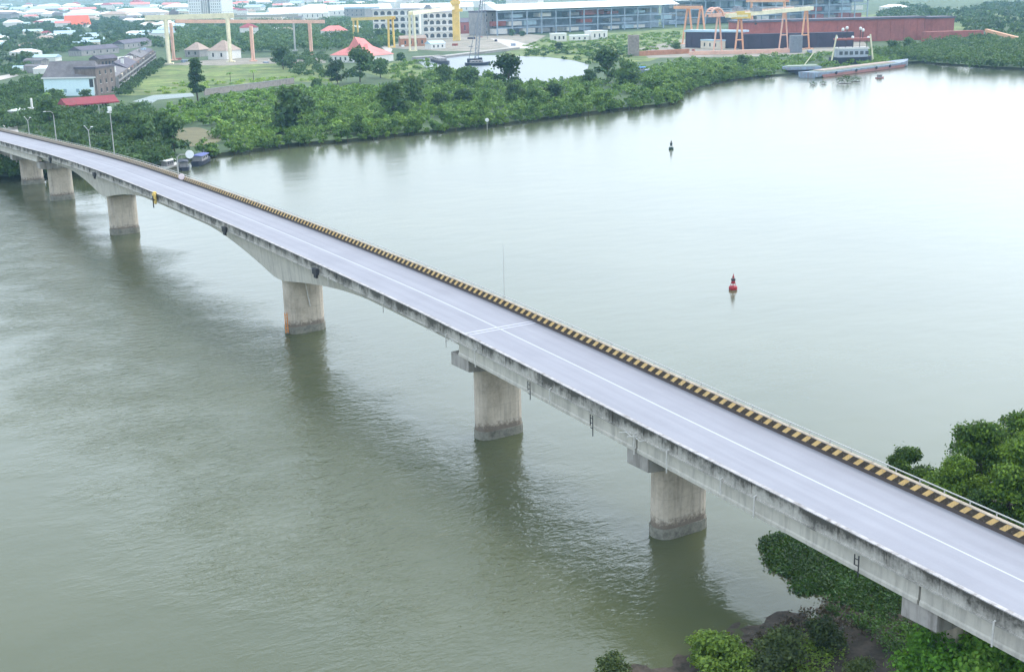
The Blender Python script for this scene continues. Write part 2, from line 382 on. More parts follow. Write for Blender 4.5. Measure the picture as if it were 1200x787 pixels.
def tree_meshes(name, h, r, m, k=12, nleaf=420, leaf=.55, base=.3, seed=1, tr=.16, rk=1.0):
    cs, rs = crown_layout(h, r, h*base, k, seed, rk)
    P, Nn = clump_points(cs, rs, nleaf, .8, .75, .13 if nleaf < 3000 else .09)
    crown = quads_mesh(name+'_crown', leaf_quads(P, Nn, leaf), m)
    mb = MB(); lean = (rng.uniform(-.06, .06)*h, rng.uniform(-.06, .06)*h)
    top = (lean[0], lean[1], h*.62)
    mb.tube([(0, 0, -.6), (lean[0]*.4, lean[1]*.4, h*.3), top], [tr*h*.12+.05, tr*h*.085+.03, tr*h*.03+.02], 7)
    for c in cs[:min(k, 9)]:
        z0 = h*rng.uniform(.22, .5); t_ = z0/(h*.62); s0 = (lean[0]*t_, lean[1]*t_, z0)
        midp = tuple((a+b)/2+(0, 0, .25)[i] for i, (a, b) in enumerate(zip(s0, c)))
        mb.tube([s0, midp, c], [tr*h*.045+.02, tr*h*.03+.015, .015], 5)
    return crown, mb.mesh(name+'_trunk', M['trunk'], True)
PROTO = {}
def proto(key, *a, **k):
    if key not in PROTO: PROTO[key] = tree_meshes(key, *a, **k)
    return PROTO[key]
def plant_tree(key, p, scale, label, group=None, name='tree', cat='tree', rz=None, sq=1.0):
    o = empty(name, p, rng.uniform(0, 6.28) if rz is None else rz, label, cat, group)
    c, t = PROTO[key]; link('crown', c, o); link('trunk', t, o); o.scale = (scale*sq, scale*sq, scale); return o

# ------------------------------------------------------------------ bridge
KS = [-262, -210, -175, -145, -113, -62, -30, 0, 30, 62, 113, 145, 200, 260, 330]
KZ = [10.15, 12.29, 13.70, 15.04, 16.20, 17.08, 17.32, 17.40, 17.30, 17.0, 15.75, 14.55, 12.5, 10.15, 7.5]
def Z(s):
    # Catmull-Rom through the knots
    if s <= KS[0]: return KZ[0]
    if s >= KS[-1]: return KZ[-1]
    i = max(j for j in range(len(KS)-1) if KS[j] <= s)
    h = KS[i+1]-KS[i]; t = (s-KS[i])/h
    def sl(j):
        if j == 0 or j == len(KS)-1: a, b = (0, 1) if j == 0 else (j-1, j)
        else: a, b = j-1, j+1
        return (KZ[b]-KZ[a])/(KS[b]-KS[a])
    m0, m1 = sl(i)*h, sl(i+1)*h
    return (2*t**3-3*t*t+1)*KZ[i]+(t**3-2*t*t+t)*m0+(3*t*t-2*t**3)*KZ[i+1]+(t**3-t*t)*m1
def so(s, o, z): v = ORG+Dv*s+Nv*o; return Vector((v.x, v.y, z))
OC = 1.63
bridge = empty('bridge', ORG, BANG, 'long grey concrete road bridge on six wall piers crossing the whole river', 'bridge')
def frange(a, b, st):
    n = max(1, int(round((b-a)/st))); return [a+(b-a)*i/n for i in range(n+1)]
def sweep(mb, prof, ss, closed=True, dz=None):
    base = len(mb.v); n = len(prof)
    for s in ss:
        for q in prof:
            o, z = q; mb.v.append((s, -o, Z(s)+(z if not callable(z) else z(s))))
    for i in range(len(ss)-1):
        for k in range(n if closed else n-1):
            a, b = base+i*n+k, base+i*n+(k+1) % n
            mb.f.append((a, b, b+n, a+n))
    if closed:
        mb.f.append(tuple(base+k for k in reversed(range(n)))); e = base+(len(ss)-1)*n
        mb.f.append(tuple(e+k for k in range(n)))
    return mb
def add_lean(o):
    me = o.data; a = me.attributes.new('lean', 'FLOAT', 'POINT')
    a.data.foreach_set('value', [v.co.z-Z(v.co.x) for v in me.vertices]); return o
SS = frange(-262, 326, 3)
mb = MB(); sweep(mb, [(-4.9, -.5), (8.5, -.5), (8.5, -.004), (-4.9, -.004)], SS); mb.build('deck', M['web'], bridge)
mb = MB(); sweep(mb, [(-4.56, 0), (7.86, 0)], SS, False); mb.build('road_surface', M['road'], bridge)
mb = MB(); sweep(mb, [(1.88, .004), (2.05, .004)], SS, False); mb.build('centre_line', M['line'], bridge)
for js in (-131.2, 131.2):
    mb = MB()
    for a, b in ((-.62, -.22), (.22, .62)):
        mb.add([(js+a, 4.4, Z(js+a)+.009), (js+b, 4.4, Z(js+b)+.009), (js+b, -7.8, Z(js+b)+.009), (js+a, -7.8, Z(js+a)+.009)], [(0, 1, 2, 3)])
    jt = mb.build('expansion_joint', surf('joint_concrete', (.47,.475,.52), .15, .8), bridge)
    mb = MB(); mb.add([(js-.1, 4.5, Z(js)+.012), (js+.1, 4.5, Z(js)+.012), (js+.1, -7.8, Z(js)+.012), (js-.1, -7.8, Z(js)+.012)], [(0, 1, 2, 3)])
    mb.build('joint_gap', surf('joint_rubber', (.22,.22,.28), .2, .8), jt)
# near parapet: mossy outer face, pilasters, ledge; pale capping
mb = MB(); sweep(mb, [(-4.95, -.62), (-4.58, -.62), (-4.58, .80), (-4.95, .80)], SS)
for s in frange(-260, 320, 5.8):
    for (a, b, o0, z0, z1) in ((-.17, .17, -5.03, -.35, .78),):
        sweep(mb, [(o0, z0), (-4.951, z0), (-4.951, z1), (o0, z1)], [s+a, s+b])
sweep(mb, [(-5.10, -.74), (-4.6, -.74), (-4.6, -.58), (-5.10, -.58)], SS)
pp = add_lean(mb.build('parapet', M['moss'], bridge))
mb = MB(); sweep(mb, [(-5.0, .80), (-4.53, .80), (-4.53, .90), (-5.0, .90)], SS); mb.build('coping', M['cap_light'], pp)
# far barrier with faded hazard stripes, pale coping, steel rail on posts
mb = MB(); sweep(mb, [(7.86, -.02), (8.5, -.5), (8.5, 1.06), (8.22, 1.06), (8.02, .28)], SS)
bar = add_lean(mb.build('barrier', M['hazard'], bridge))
mb = MB(); sweep(mb, [(8.16, 1.06), (8.56, 1.06), (8.56, 1.16), (8.16, 1.16)], SS); mb.build('coping', surf('cream_coping', (.50,.42,.33), .3, .5, .85, dirt=(.2,.15,.1), dirt_amt=.5), bar)
mb = MB()
for dz in (1.50,):
    sweep(mb, [(8.54, dz-.05), (8.63, dz-.05), (8.63, dz+.05), (8.54, dz+.05)], SS)
for s in frange(-260, 320, 3.0):
    z = Z(s); mb.box(s-.05, s+.05, -8.62, -8.54, z+.9, z+1.45)
mb.build('guard_rail', M['galv'], bridge)
# girders of the approach spans
def girder(s0, s1, o, name='girder'):
    mb = MB(); sweep(mb, [(o-.42, -.5), (o-.42, -.85), (o-.30, -1.0), (o-.30, -2.35), (o-.42, -2.5), (o-.42, -2.85), (o+.42, -2.85), (o+.42, -2.5), (o+.3, -2.35), (o+.3, -1.0), (o+.42, -.85), (o+.42, -.5)], frange(s0+.12, s1-.12, 6))
    mb.build(name, M['web'], bridge)
for s0, s1 in ((-257, -211.4), (-211.4, -171.3), (-171.3, -131), (131, 173), (173, 215), (215, 257), (257, 299)):
    for o in (-4.2, -.3, 3.6, 7.5): girder(s0, s1, o)
# haunched box girder of the three main spans
def depth(s):
    a = max(0, 1-max(0, abs(abs(s)-61)-2.2)/37.0); return 2.35+4.3*a**1.6
mb = MB(); ssb = frange(-131+.15, 131-.15, 2.2)
sweep(mb, [(-3.3, -.5), (-2.95, lambda s: -depth(s)), (6.21, lambda s: -depth(s)), (6.56, -.5)], ssb)
sweep(mb, [(-4.8, -.62), (-3.302, -1.0), (-3.302, -.505), (-4.8, -.505)], ssb); sweep(mb, [(6.562, -.505), (6.562, -1.0), (8.4, -.62), (8.4, -.505)], ssb)
mb.build('box_girder', M['web'], bridge)
def stadium(L, T, k=8, ox=0.0):
    """rounded wall in (s, -o): L across the bridge, T along it"""
    pts = []; h = L/2-T/2
    for i in range(k+1): a = PI*i/k; pts.append((T/2*math.cos(a), -OC+h+T/2*math.sin(a)))
    for i in range(k+1): a = PI+PI*i/k; pts.append((T/2*math.cos(a), -OC-h+T/2*math.sin(a)))
    return pts
for s in (-211.4, -171.3, -131, -61, 61, 131, 173, 215, 257):
    big = abs(s) == 61
    soff = Z(s)-depth(s) if big else Z(s)-2.86
    T = 4.0 if big else 3.2; L = 7.6 if big else 7.3
    zt = soff-.05 if big else soff-2.15
    mb = MB(); mb.prism([(s+x, y) for x, y in stadium(L, T)], -2.0, zt, 1.0)
    pier = mb.build('pier', M['pier'], bridge)
    zf = {-211.4: .9, -171.3: 1.25, -131: 1.2, -61: 1.3, 61: 1.5, 131: 1.5, 173: 1.5}.get(s, 1.2)
    mb = MB(); mb.prism([(s+x, y) for x, y in stadium(L+.35, T+.35)], -2.0, zf); mb.build('footing', M['footing'], pier)
    if not big:
        mb = MB(); w = 1.95 if abs(s) != 131 else 2.4
        # hammerhead cap with sloped underside
        p = [(-4.3, zt+.75), (-4.3, zt+2.1), (7.56, zt+2.1), (7.56, zt+.75), (5.9, zt-.05), (-2.6, zt-.05)]
        p = [(-4.4, zt+.25), (-4.4, zt+2.1), (7.66, zt+2.1), (7.66, zt+.25), (5.6, zt-.05), (-2.3, zt-.05)]
        vs = [(s-w, -o, z) for o, z in p]+[(s+w, -o, z) for o, z in p]; n = len(p)
        mb.add(vs, [tuple(range(n)), tuple(reversed(range(n, 2*n)))]+[(i, (i+1) % n, n+(i+1) % n, n+i) for i in range(n)])
        mb.build('pier_cap', M['concrete'], pier, bevel=.05)
    if s == -61:   # pale drain pipe down the face, orange gauge on the nose
        mb = MB(); mb.tube([(s-2.1, -.9, soff+.4), (s-2.25, -1.3, soff-.6), (s-2.2, -2.0, 5.0)], .11, 6); mb.build('drain_pipe', M['drain'], pier)
        mb = MB(); y0 = 2.35
        for yy in (2.30, 2.75): mb.box(s-.06-1.2, s+.06-1.2, yy-.06, yy+.06, .3, 4.2)
        for k in range(6): mb.box(s-.05-1.2, s+.05-1.2, 2.3, 2.75, .6+k*.62, .7+k*.62)
        mb.build('tide_gauge', M['orange_paint'], pier)
# drain spouts, brackets and cable boxes under the near parapet
def spout(px, py, kind):
    # find s so that the parapet foot appears at that photo column
    s = min(frange(-230, 230, .25), key=lambda q: abs(project(so(q, -5.05, Z(q)-.8))[0]-px))
    z = Z(s); mb = MB()
    if kind == 'pipe':
        mb.tube([(s, 4.9, z-.3), (s, 5.22, z-.35), (s, 5.22, z-py)], .09, 6); mb.build('drain_spout', M['drain'], bridge)
    elif kind == 'bracket':
        for ds in (0, .5):
            mb.box(s+ds-.05, s+ds+.04, 5.14, 5.22, z-py*(1 if ds == 0 else .65), z-.85)
        for k in range(3): mb.box(s, s+.5, 5.15, 5.2, z-1.3-k*.6, z-1.22-k*.6)
        mb.build('hanging_bracket', M['dark_steel'], bridge)
    elif kind == 'box':
        mb.box(s-.9, s+.9, 5.11, 5.6, z-.9, z+.15); mb.box(s-.5, s+.5, 5.12, 5.5, z-1.5, z-.91)
        mb.build('cable_box', M['dark_steel'], bridge)
    elif kind == 'rag':
        mb.tube([(s-2, 5.16, z-.6), (s-1, 5.2, z-.95), (s, 5.17, z-.7), (s+1.3, 5.2, z-1.1)], .07, 5); mb.build('loose_cable', M['drain'], bridge)
for px, l, k in ((524, 2.2, 'pipe'), (558, 2.8, 'pipe'), (646, 2.3, 'pipe'), (782, 2.9, 'pipe'), (885, 2.6, 'pipe'), (622, 3.2, 'bracket'), (696, 3.4, 'bracket'),
                 (1008, 2.9, 'bracket'), (846, 2.0, 'pipe'), (385, 2.0, 'pipe'), (265, 2.0, 'box'), (372, 1.5, 'box'), (450, 1.9, 'pipe'),
                 (505, 1, 'rag'), (735, 1, 'rag'), (530, 1, 'rag'), (1165, 2.6, 'pipe'), (745, 1, 'rag'), (745, 2.8, 'pipe'), (68, 2, 'pipe'), (112, 1.5, 'box'), (60, 1, 'box')):
    spout(px, l, k)

# navigation light boxes and lamps on the bridge
def col_s(px, o, zo): return min(frange(-220, 320, .25), key=lambda q: abs(project(so(q, o, Z(q)+zo))[0]-px))
def lamp(px, h, kind, label, reach=2.2):
    s = col_s(px, 8.35, 1.16); root = empty('street_lamp', so(s, 8.36, Z(s)+1.16), BANG, label, 'street lamp', 'lamp posts along the far side of the bridge')
    mb = MB()
    if kind == 'single':
        mb.tube([(0, 0, 0), (0, 0, h*.86), (0, .15, h*.95), (.5, .7, h), (.9, reach, h+.08)], [.16, .13, .11, .09, .08], 8); mb.build('post', M['galv'], root)
        mb = MB(); mb.box(.7, 1.1, reach-.1, reach+.75, h-.02, h+.16); mb.build('lamp_head', M['white_paint'], root, bevel=.04)
    elif kind == 'double':
        mb.tube([(0, 0, 0), (0, 0, h)], [.15, .11], 8); mb.build('post', M['galv'], root)
        for sg in (-1, 1):
            mb = MB(); mb.tube([(0, 0, h*.93), (-1.7*sg, -.5*sg, h+.9)], .09, 6); arm = mb.build('arm', M['galv'], root)
            mb = MB(); mb.box(-1.9*sg-.5, -1.9*sg+.5, -.7*sg-.18, -.5*sg+.18, h+.9, h+1.05); mb.build('lamp_head', M['white_paint'], arm)
    elif kind == 'flood':
        mb.tube([(0, 0, 0), (0, 0, h)], [.15, .10], 8); mb.build('post', M['galv'], root)
        mb = MB(); mb.box(-.5, .6, -.45, .45, h-.3, h+.9); mb.box(.2, 1.6, -.5, .5, h-.9, h-.55); mb.build('floodlight', M['white_paint'], root, bevel=.08)
        mb = MB(); mb.tube([(0, 0, h*.62), (1.9, -.6, h*.63)], .07, 6); mb.build('arm', M['galv'], root)
    elif kind == 'disc':
        mb.tube([(0, 0, -.9), (0, 0, h*.62), (-.15, -.05, h*.86), (-.8, -.5, h*.98), (-3.0, -1.8, h*1.02)], [.17, .15, .13, .11, .09], 8); mb.build('post', M['galv'], root)
        mb = MB(); mb.lathe([(0, -.09), (.98, -.09), (1.02, 0), (.98, .09), (0, .09)], (0, 0), 24)
        me = mb.mesh('lamp_disc', M['white_paint']); me.transform(Matrix.Rotation(R(-90), 4, 'X'))
        # facing up the river towards the camera side
        me.transform(Matrix.Rotation(R(73), 4, 'Z')); me.transform(Matrix.Translation((-3.6, -2.1, h*1.02))); link('lamp_disc', me, root)
    return root
lamp(34.5, 5.2, 'double', 'short faint lamp post at the far left end of the bridge', 1)
lamp(66, 9.6, 'single', 'tall lamp post with one arm bent to the left, left part of the bridge')
lamp(106, 5.6, 'double', 'lamp post with two short arms spread like a Y on the bridge')
lamp(134, 12.6, 'flood', 'tallest white post on the bridge with a floodlight on top')
lamp(209, 5.0, 'disc', 'curved lamp post ending in a round white disc')
def round_sign():
    s = col_s(213.5, 7.6, .4); root = empty('road_sign', so(s, 7.6, Z(s)), BANG, 'small round pinkish white sign low at the foot of the curved lamp post', 'sign')
    mb = MB(); mb.tube([(0, 0, 0), (0, 0, .9)], .06, 6); mb.build('post', M['galv'], root)
    mb = MB(); mb.lathe([(0, -.04), (.72, -.04), (.75, 0), (.72, .04), (0, .04)], (0, 0), 20); me = mb.mesh('sign_plate', surf('pinkish_sign', (.8,.68,.68), .08, 2))
    me.transform(Matrix.Rotation(R(90), 4, 'X')); me.transform(Matrix.Rotation(R(-107), 4, 'Z')); me.transform(Matrix.Translation((-.05, .1, 1.2))); link('sign_plate', me, root)
round_sign()
s = col_s(183, -5.0, 0); root = empty('navigation_light', so(s, -5.1, Z(s)), BANG, 'orange yellow navigation lamp box on the near parapet of the main span', 'lamp')
mb = MB(); mb.box(-.9, .9, .12, .6, -1.4, .9); mb.box(-.5, .5, -.1, .5, .9, 1.3); mb.build('lamp_box', M['yellow_paint'], root, bevel=.08)
mb = MB(); mb.box(-.12, .12, .6, .8, -2.3, .4); mb.box(-1.3, 1.3, .6, .7, -.5, -.3); mb.build('bracket', M['dark_steel'], root)
s = col_s(590, 8.6, 1.6); root = empty('mast', so(s, 8.75, Z(s)+.9), BANG, 'very thin bare pole standing on the striped barrier', 'pole')
mb = MB(); mb.tube([(0, 0, 0), (0, 0, 8.6)], [.05, .025], 6); mb.build('pole', M['galv'], root)
mb = MB(); mb.box(-.12, .12, -.12, .12, -.35, .0); mb.build('foot', M['galv'], root)

# ------------------------------------------------------------------ water and land
def sheet(name, pts, m, kind='structure', z=None):
    mb = MB(); mb.add([(p[0], p[1], p[2] if z is None else z) for p in pts], [tuple(range(len(pts)))])
    me = mb.mesh(name, m); bm = bmesh.new(); bm.from_mesh(me)
    bmesh.ops.triangulate(bm, faces=bm.faces)
    for f in bm.faces:
        if f.normal.z < 0: f.normal_flip()
    bm.to_mesh(me); bm.free()
    o = link(name, me); return tag(o, kind=kind)
tag(MB().add([(-2500, -400, 0), (2500, -400, 0), (2500, 2200, 0), (-2500, 2200, 0)], [(0, 1, 2, 3)]).build('river', M['water']), kind='structure')
LZ = 1.3
SHORE = [(-60, 221), (0, 212), (40, 209), (80, 206), (120, 203), (160, 200), (195, 196), (215, 190), (235, 187), (248, 185), (300, 178), (350, 171), (400, 168), (450, 162), (500, 157), (550, 152),
         (600, 146), (650, 139.5), (700, 133), (750, 127), (780, 124.5), (790, 122), (792, 113), (812, 104), (850, 96), (905, 90), (930, 88), (960, 84), (1010, 80), (1065, 75), (1080, 73.5), (1100, 76), (1130, 78), (1165, 80.5), (1200, 82), (1260, 84), (1350, 90)]
shore = [at(px, py, 0) for px, py in SHORE]
def land_ring(dz, grow):
    out = []
    for i, p in enumerate(shore):
        a, b = shore[max(0, i-1)], shore[min(len(shore)-1, i+1)]; t = (b-a).normalized(); nrm = Vector((t.y, -t.x, 0))
        out.append(p+nrm*grow)
    return out
top = [Vector((p.x, p.y, LZ)) for p in land_ring(0, -1.0)]; foot = [Vector((p.x, p.y, -.6)) for p in land_ring(0, .8)]
far_pts = [Vector((4500, 900, LZ)), Vector((7000, 12000, LZ)), Vector((-7000, 12000, LZ)), Vector((-5000, 500, LZ)), Vector((-900, 360, LZ))]
sheet('land', top+far_pts, M['land'])
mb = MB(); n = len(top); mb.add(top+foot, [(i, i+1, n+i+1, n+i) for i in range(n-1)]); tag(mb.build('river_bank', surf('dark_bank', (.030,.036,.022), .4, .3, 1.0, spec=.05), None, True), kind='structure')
# hills at the horizon
mb = MB(); W = 90; g = np.random.default_rng(3)
for row, (yy, amp) in enumerate(((7200, 110), (9500, 260))):
    xs = np.linspace(-7000, 7000, W); hh = np.zeros(W)
    for k in range(1, 14): hh += np.sin(xs/7000*PI*k*1.3+g.uniform(0, 6.28))*amp/(k**.9)*g.uniform(.4, 1)
    hh = np.clip(hh*.5+amp*.55, 12, None); base = len(mb.v)
    for i in range(W): mb.v += [(xs[i], yy-900, 0), (xs[i], yy-350, hh[i]*.6), (xs[i], yy, hh[i]), (xs[i], yy+800, 0)]
    for i in range(W-1):
        for k in range(3): a = base+i*4+k; mb.f.append((a, a+1, a+5, a+4))
tag(mb.build('hills', M['hills'], None, True), kind='structure')

def poly(px_list, z): return [at(x, y, z) for x, y in px_list]
sheet('meadow', poly([(140, 112), (138, 96), (172, 86), (200, 76), (330, 72), (395, 78), (398, 97), (345, 96), (262, 101), (240, 108), (190, 112)], LZ+.06), M['grass'])
sheet('meadow', poly([(425, 84), (470, 70), (500, 78), (560, 92), (520, 98), (455, 93)], LZ+.06), M['grass'])
sheet('meadow', poly([(585, 64), (640, 44), (800, 33), (830, 44), (800, 60), (760, 72), (700, 74), (640, 69)], LZ+.06), M['grass'])
sheet('meadow', poly([(1000, 18), (1200, 10), (1210, 26), (1120, 36), (1010, 24)], LZ+.06), M['grass'])
sheet('shipyard_yard', poly([(190, 76), (260, 69), (380, 66), (382, 74), (300, 75), (262, 77)], LZ+.10), M['yard'])
sheet('shipyard_yard', poly([(445, 56), (520, 40), (600, 38), (640, 42), (622, 52), (585, 60), (520, 60)], LZ+.10), M['yard'])
sheet('shipyard_yard', poly([(745, 58), (800, 46), (1010, 46), (1020, 58), (900, 66), (760, 68)], LZ+.10), M['yard'])
sheet('track', poly([(430, 39), (434, 39), (460, 58), (458, 62), (452, 60)], LZ+.14), M['track'])
sheet('track', poly([(574, 45), (600, 47), (625, 54), (640, 57), (600, 57), (585, 50)], LZ+.14), M['track'])
sheet('track', poly([(-30, 128), (0, 129), (10, 134), (20, 147), (22, 157), (6, 157), (2, 146), (-30, 136)], LZ+.14), M['track'])
sheet('track', poly([(-40, 96), (18, 86), (22, 89), (-40, 103)], LZ+.14), M['track'])
sheet('fallow_plot', poly([(184, 153), (228, 149), (236, 150), (264, 160), (255, 167), (224, 172)], LZ+.10), M['dry_grass'])
sheet('pond', poly([(155, 119), (180, 111.5), (225, 109), (228, 113), (185, 117), (178, 121)], LZ+.14), surf('shallow_pool', (.26,.31,.30), .2, .1, .6, spec=.15))
sheet('pond', poly([(486, 69), (520, 66), (580, 65), (640, 67), (672, 71), (690, 76), (686, 90), (655, 98), (605, 98), (560, 88), (520, 84), (500, 80)], LZ+.14), M['pond'])

# ------------------------------------------------------------------ buildings and yard
def facing(pL, pR, z=LZ):
    A, B = at(*pL, z), at(*pR, z); d = B-A
    return (A+B)/2, math.atan2(d.y, d.x), d.length, mpp((pL[0]+pR[0])/2, (pL[1]+pR[1])/2, z)
def windows(parent, W, zs, cols, w, h, y=-.03, x0=None, m='glass', frame=True, margin=.06, name='window'):
    """each window a part (pane set in a frame), on the front wall"""
    for z in zs:
        for i in range(cols):
            x = -W/2+W*margin+(W*(1-2*margin))*(i+.5)/cols
            mb = MB(); mb.box(x-w/2, x+w/2, y-.06, y, z, z+h); wd = mb.build(name, M[m], parent)
            if frame:
                mb = MB(); mb.box(x-w/2-.12, x+w/2+.12, y-.14, y-.061, z-.2, z-.02); mb.build('sill', M['wall_white'], wd)
def gable(mb, W, D, h, rise, ov=.6, y0=0):
    mb.add([(-W/2-ov, y0-ov, h), (W/2+ov, y0-ov, h), (W/2+ov, y0+D+ov, h), (-W/2-ov, y0+D+ov, h), (-W/2-ov, y0+D/2, h+rise), (W/2+ov, y0+D/2, h+rise)],
           [(0, 1, 5, 4), (2, 3, 4, 5), (1, 2, 5), (3, 0, 4), (0, 3, 2, 1)]); return mb
def hip(mb, W, D, h, rise, ov=.7, ridge=.45):
    r = W*ridge/2
    mb.add([(-W/2-ov, -ov, h), (W/2+ov, -ov, h), (W/2+ov, D+ov, h), (-W/2-ov, D+ov, h), (-r, D/2, h+rise), (r, D/2, h+rise)],
           [(0, 1, 5, 4), (2, 3, 4, 5), (1, 2, 5), (3, 0, 4), (0, 3, 2, 1)]); return mb
def house(name, pL, pR, hpx, D, rise, wall, roof, label, cat='house', kind='gable', rows=1, cols=4, group=None, ridge=.45, win=True):
    c, a, W, m = facing(pL, pR); h = hpx*m
    root = empty(name, c, a, label, cat, group)
    mb = MB(); mb.box(-W/2, W/2, 0, D, -.5, h); mb.build('wall', M[wall], root)
    mb = MB()
    if kind == 'gable': gable(mb, W, D, h+.004, rise)
    elif kind == 'hip': hip(mb, W, D, h+.004, rise, ridge=ridge)
    else: mb.box(-W/2-.3, W/2+.3, -.3, D+.3, h+.004, h+rise)
    mb.build('roof', M[roof], root)
    if win:
        fh = h/rows; windows(root, W, [fh*r+fh*.3 for r in range(rows)], cols, min(1.8, W/cols*.5), fh*.45)
    return root, W, h, m
# blue house with grey roof, left
b, W, h, m = house('blue_house', (53, 113), (113, 112), 21, 17, 9.5, 'wall_blue', 'roof_grey', 'pale blue building under a broad grey roof near the left end of the bridge', 'building', 'hip', 1, 1, None, .88, False)
mb = MB(); mb.box(-W/2-.9, W/2+.9, -1.0, -.72, h-.5, h+.3); mb.build('fascia', M['white_paint'], b)
mb = MB(); mb.box(W/2-3.6, W/2-1.2, -.1, .2, h-6, h-1.0); wd = mb.build('window', M['glass'], b)
mb = MB(); mb.box(W/2-1.15, W/2-.5, -.12, -.02, 1, h-.6); mb.build('post', M['white_paint'], wd)
for k in range(3):
    mb = MB(); mb.box(-W/2+4+k*8, -W/2+6+k*8, -.06, -.004, 2, 4.2); mb.build('window', surf('blue_grey_pane', (.30,.45,.52), .2, .3), b)  # muted blue grey panes
# long weathered terrace running back from it
c, a, W, m = facing((137, 108), (181, 72)); h = 9.6
b = empty('terrace_block', c, a, 'long weathered grey brown terrace of flats with open balconies behind the blue building', 'building')
mb = MB(); mb.box(-W/2, W/2, 0, 17, -.5, h); mb.build('wall', M['wall_brown'], b)
for k, (f0, f1, rs_, rm) in enumerate(((0, .24, 2.6, 'roof_grey'), (.245, .47, 4.2, 'roof_dark'), (.475, .60, 2.2, 'wall_brown'), (.605, .84, 3.8, 'roof_grey'), (.845, 1, 2.4, 'roof_dark'))):
    wk = W*(f1-f0); mb = MB(); gable(mb, wk, 17, h+.004+.25*k, rs_, .1); me = mb.mesh('roof', M[rm]); me.transform(Matrix.Translation((-W/2+W*(f0+f1)/2, 0, 0))); rf = link('roof', me, b)
    for q in range(2):
        mb = MB(); xq = -W/2+W*(f0+f1)/2+rng.uniform(-.3, .3)*wk; yq = rng.uniform(3, 7); mb.box(xq-1.2, xq+1.2, yq-1, yq+1, h+.3, h+rs_+1.6); mb.build('roof_tank', M[rng.choice(['wall_white', 'wall_grey', 'roof_blue', 'rust'])], rf)
nb = 13
for k in range(nb+1):
    x = -W/2+W*k/nb; mb = MB(); mb.box(x-.3, x+.3, -1.9, -.004, 0, h-.3); mb.build('party_wall', M['wall_grey'], b)
for z in (3.2, 6.4):
    mb = MB(); mb.box(-W/2+.3, W/2-.3, -1.7, -.006, z-.25, z); bal = mb.build('balcony', M['wall_grey'], b)
    mb = MB(); mb.box(-W/2+.3, W/2-.3, -1.72, -1.6, z+.004, z+1.0); mb.build('parapet', M['wall_grey'], bal)
for z in (.6, 3.8, 7.0):
    for k in range(nb):
        x = -W/2+W*(k+.5)/nb; mb = MB(); mb.box(x-W/nb*.3, x+W/nb*.3, -.08, -.004, z, z+2.0); mb.build('window', M[rng.choice(['glass', 'glass', 'wall_brown', 'rust', 'wall_cream'])], b)
b, W, h, m = house('ruined_annex', (115, 112), (137, 108), 30, 14, 1.2, 'wall_brown', 'roof_dark', 'rust brown annex wedged between the blue building and the terrace', 'building', 'flat', 3, 3)
c, a, W, m = facing((140, 86), (153, 84)); b = empty('scaffold', c, a, 'white open steel scaffold standing at the end of the terrace block', 'scaffold')
mb = MB()
for x in (-W/2, 0, W/2):
    mb.box(x-.35, x+.35, -.3, .3, 0, 12.4)
mb.build('post', M['white_paint'], b); mb = MB()
for z in (5.5, 11.7): mb.box(-W/2-.6, W/2+.6, -.32, .32, z, z+.7)
mb.build('beam', M['white_paint'], b); mb = MB(); mb.box(-W/2, -.1, -.1, .1, 1, 7.5); mb.build('panel', M['wall_white'], b)
for i, (pL, pR, hp, D, rs, w_, rf, lb) in enumerate((((96, 66), (140, 62), 6, 16, 4, 'wall_grey', 'roof_dark', 'dark roofed row of old houses behind the grey roof'),
        ((118, 82), (140, 80), 12, 12, 3, 'wall_brown', 'roof_dark', 'brown shack roof beside the terrace ridge'), ((146, 58), (178, 54), 6, 14, 4, 'wall_grey', 'roof_dark', 'dark roofed row of houses at the back of the terrace'))):
    house('old_house', pL, pR, hp, D, rs, w_, rf, lb, 'house', 'gable', 1, 5)
# red roofed pavilion
c, a, W, m = facing((80, 136), (138, 131)); b = empty('red_pavilion', c, a, 'long open pavilion with a red tin roof just above the left end of the bridge', 'pavilion')
mb = MB(); gable(mb, W, 9, 5.5, 3.2, 1.0); mb.build('roof', M['roof_red'], b)
mb = MB(); mb.box(-W/2-1.2, W/2+1.1, -1.1, -.9, 4.9, 5.48); mb.build('fascia', surf('dark_red_fascia', (.30,.05,.07), .2, .4), b)
mb = MB(); mb.box(-W/2+.6, -W/2+6.5, .2, 8.5, -.5, 5.3); mb.build('room', M['wall_cream'], b)
for k in range(7):
    mb = MB(); x = -W/2+8+k*(W-9)/6; mb.box(x-.15, x+.15, .2, .5, -.5, 5.4); mb.build('post', M['wall_white'], b)
b, W, h, m = house('low_hut', (24, 138), (40, 134), 7, 6, .6, 'wall_grey', 'roof_white', 'small grey hut with a white post among the trees by the left road', 'hut', 'flat', 1, 1)
mb = MB(); mb.box(W*.3, W*.3+1.0, -1, -.2, 0, h+5.5); mb.build('post', M['wall_white'], b)
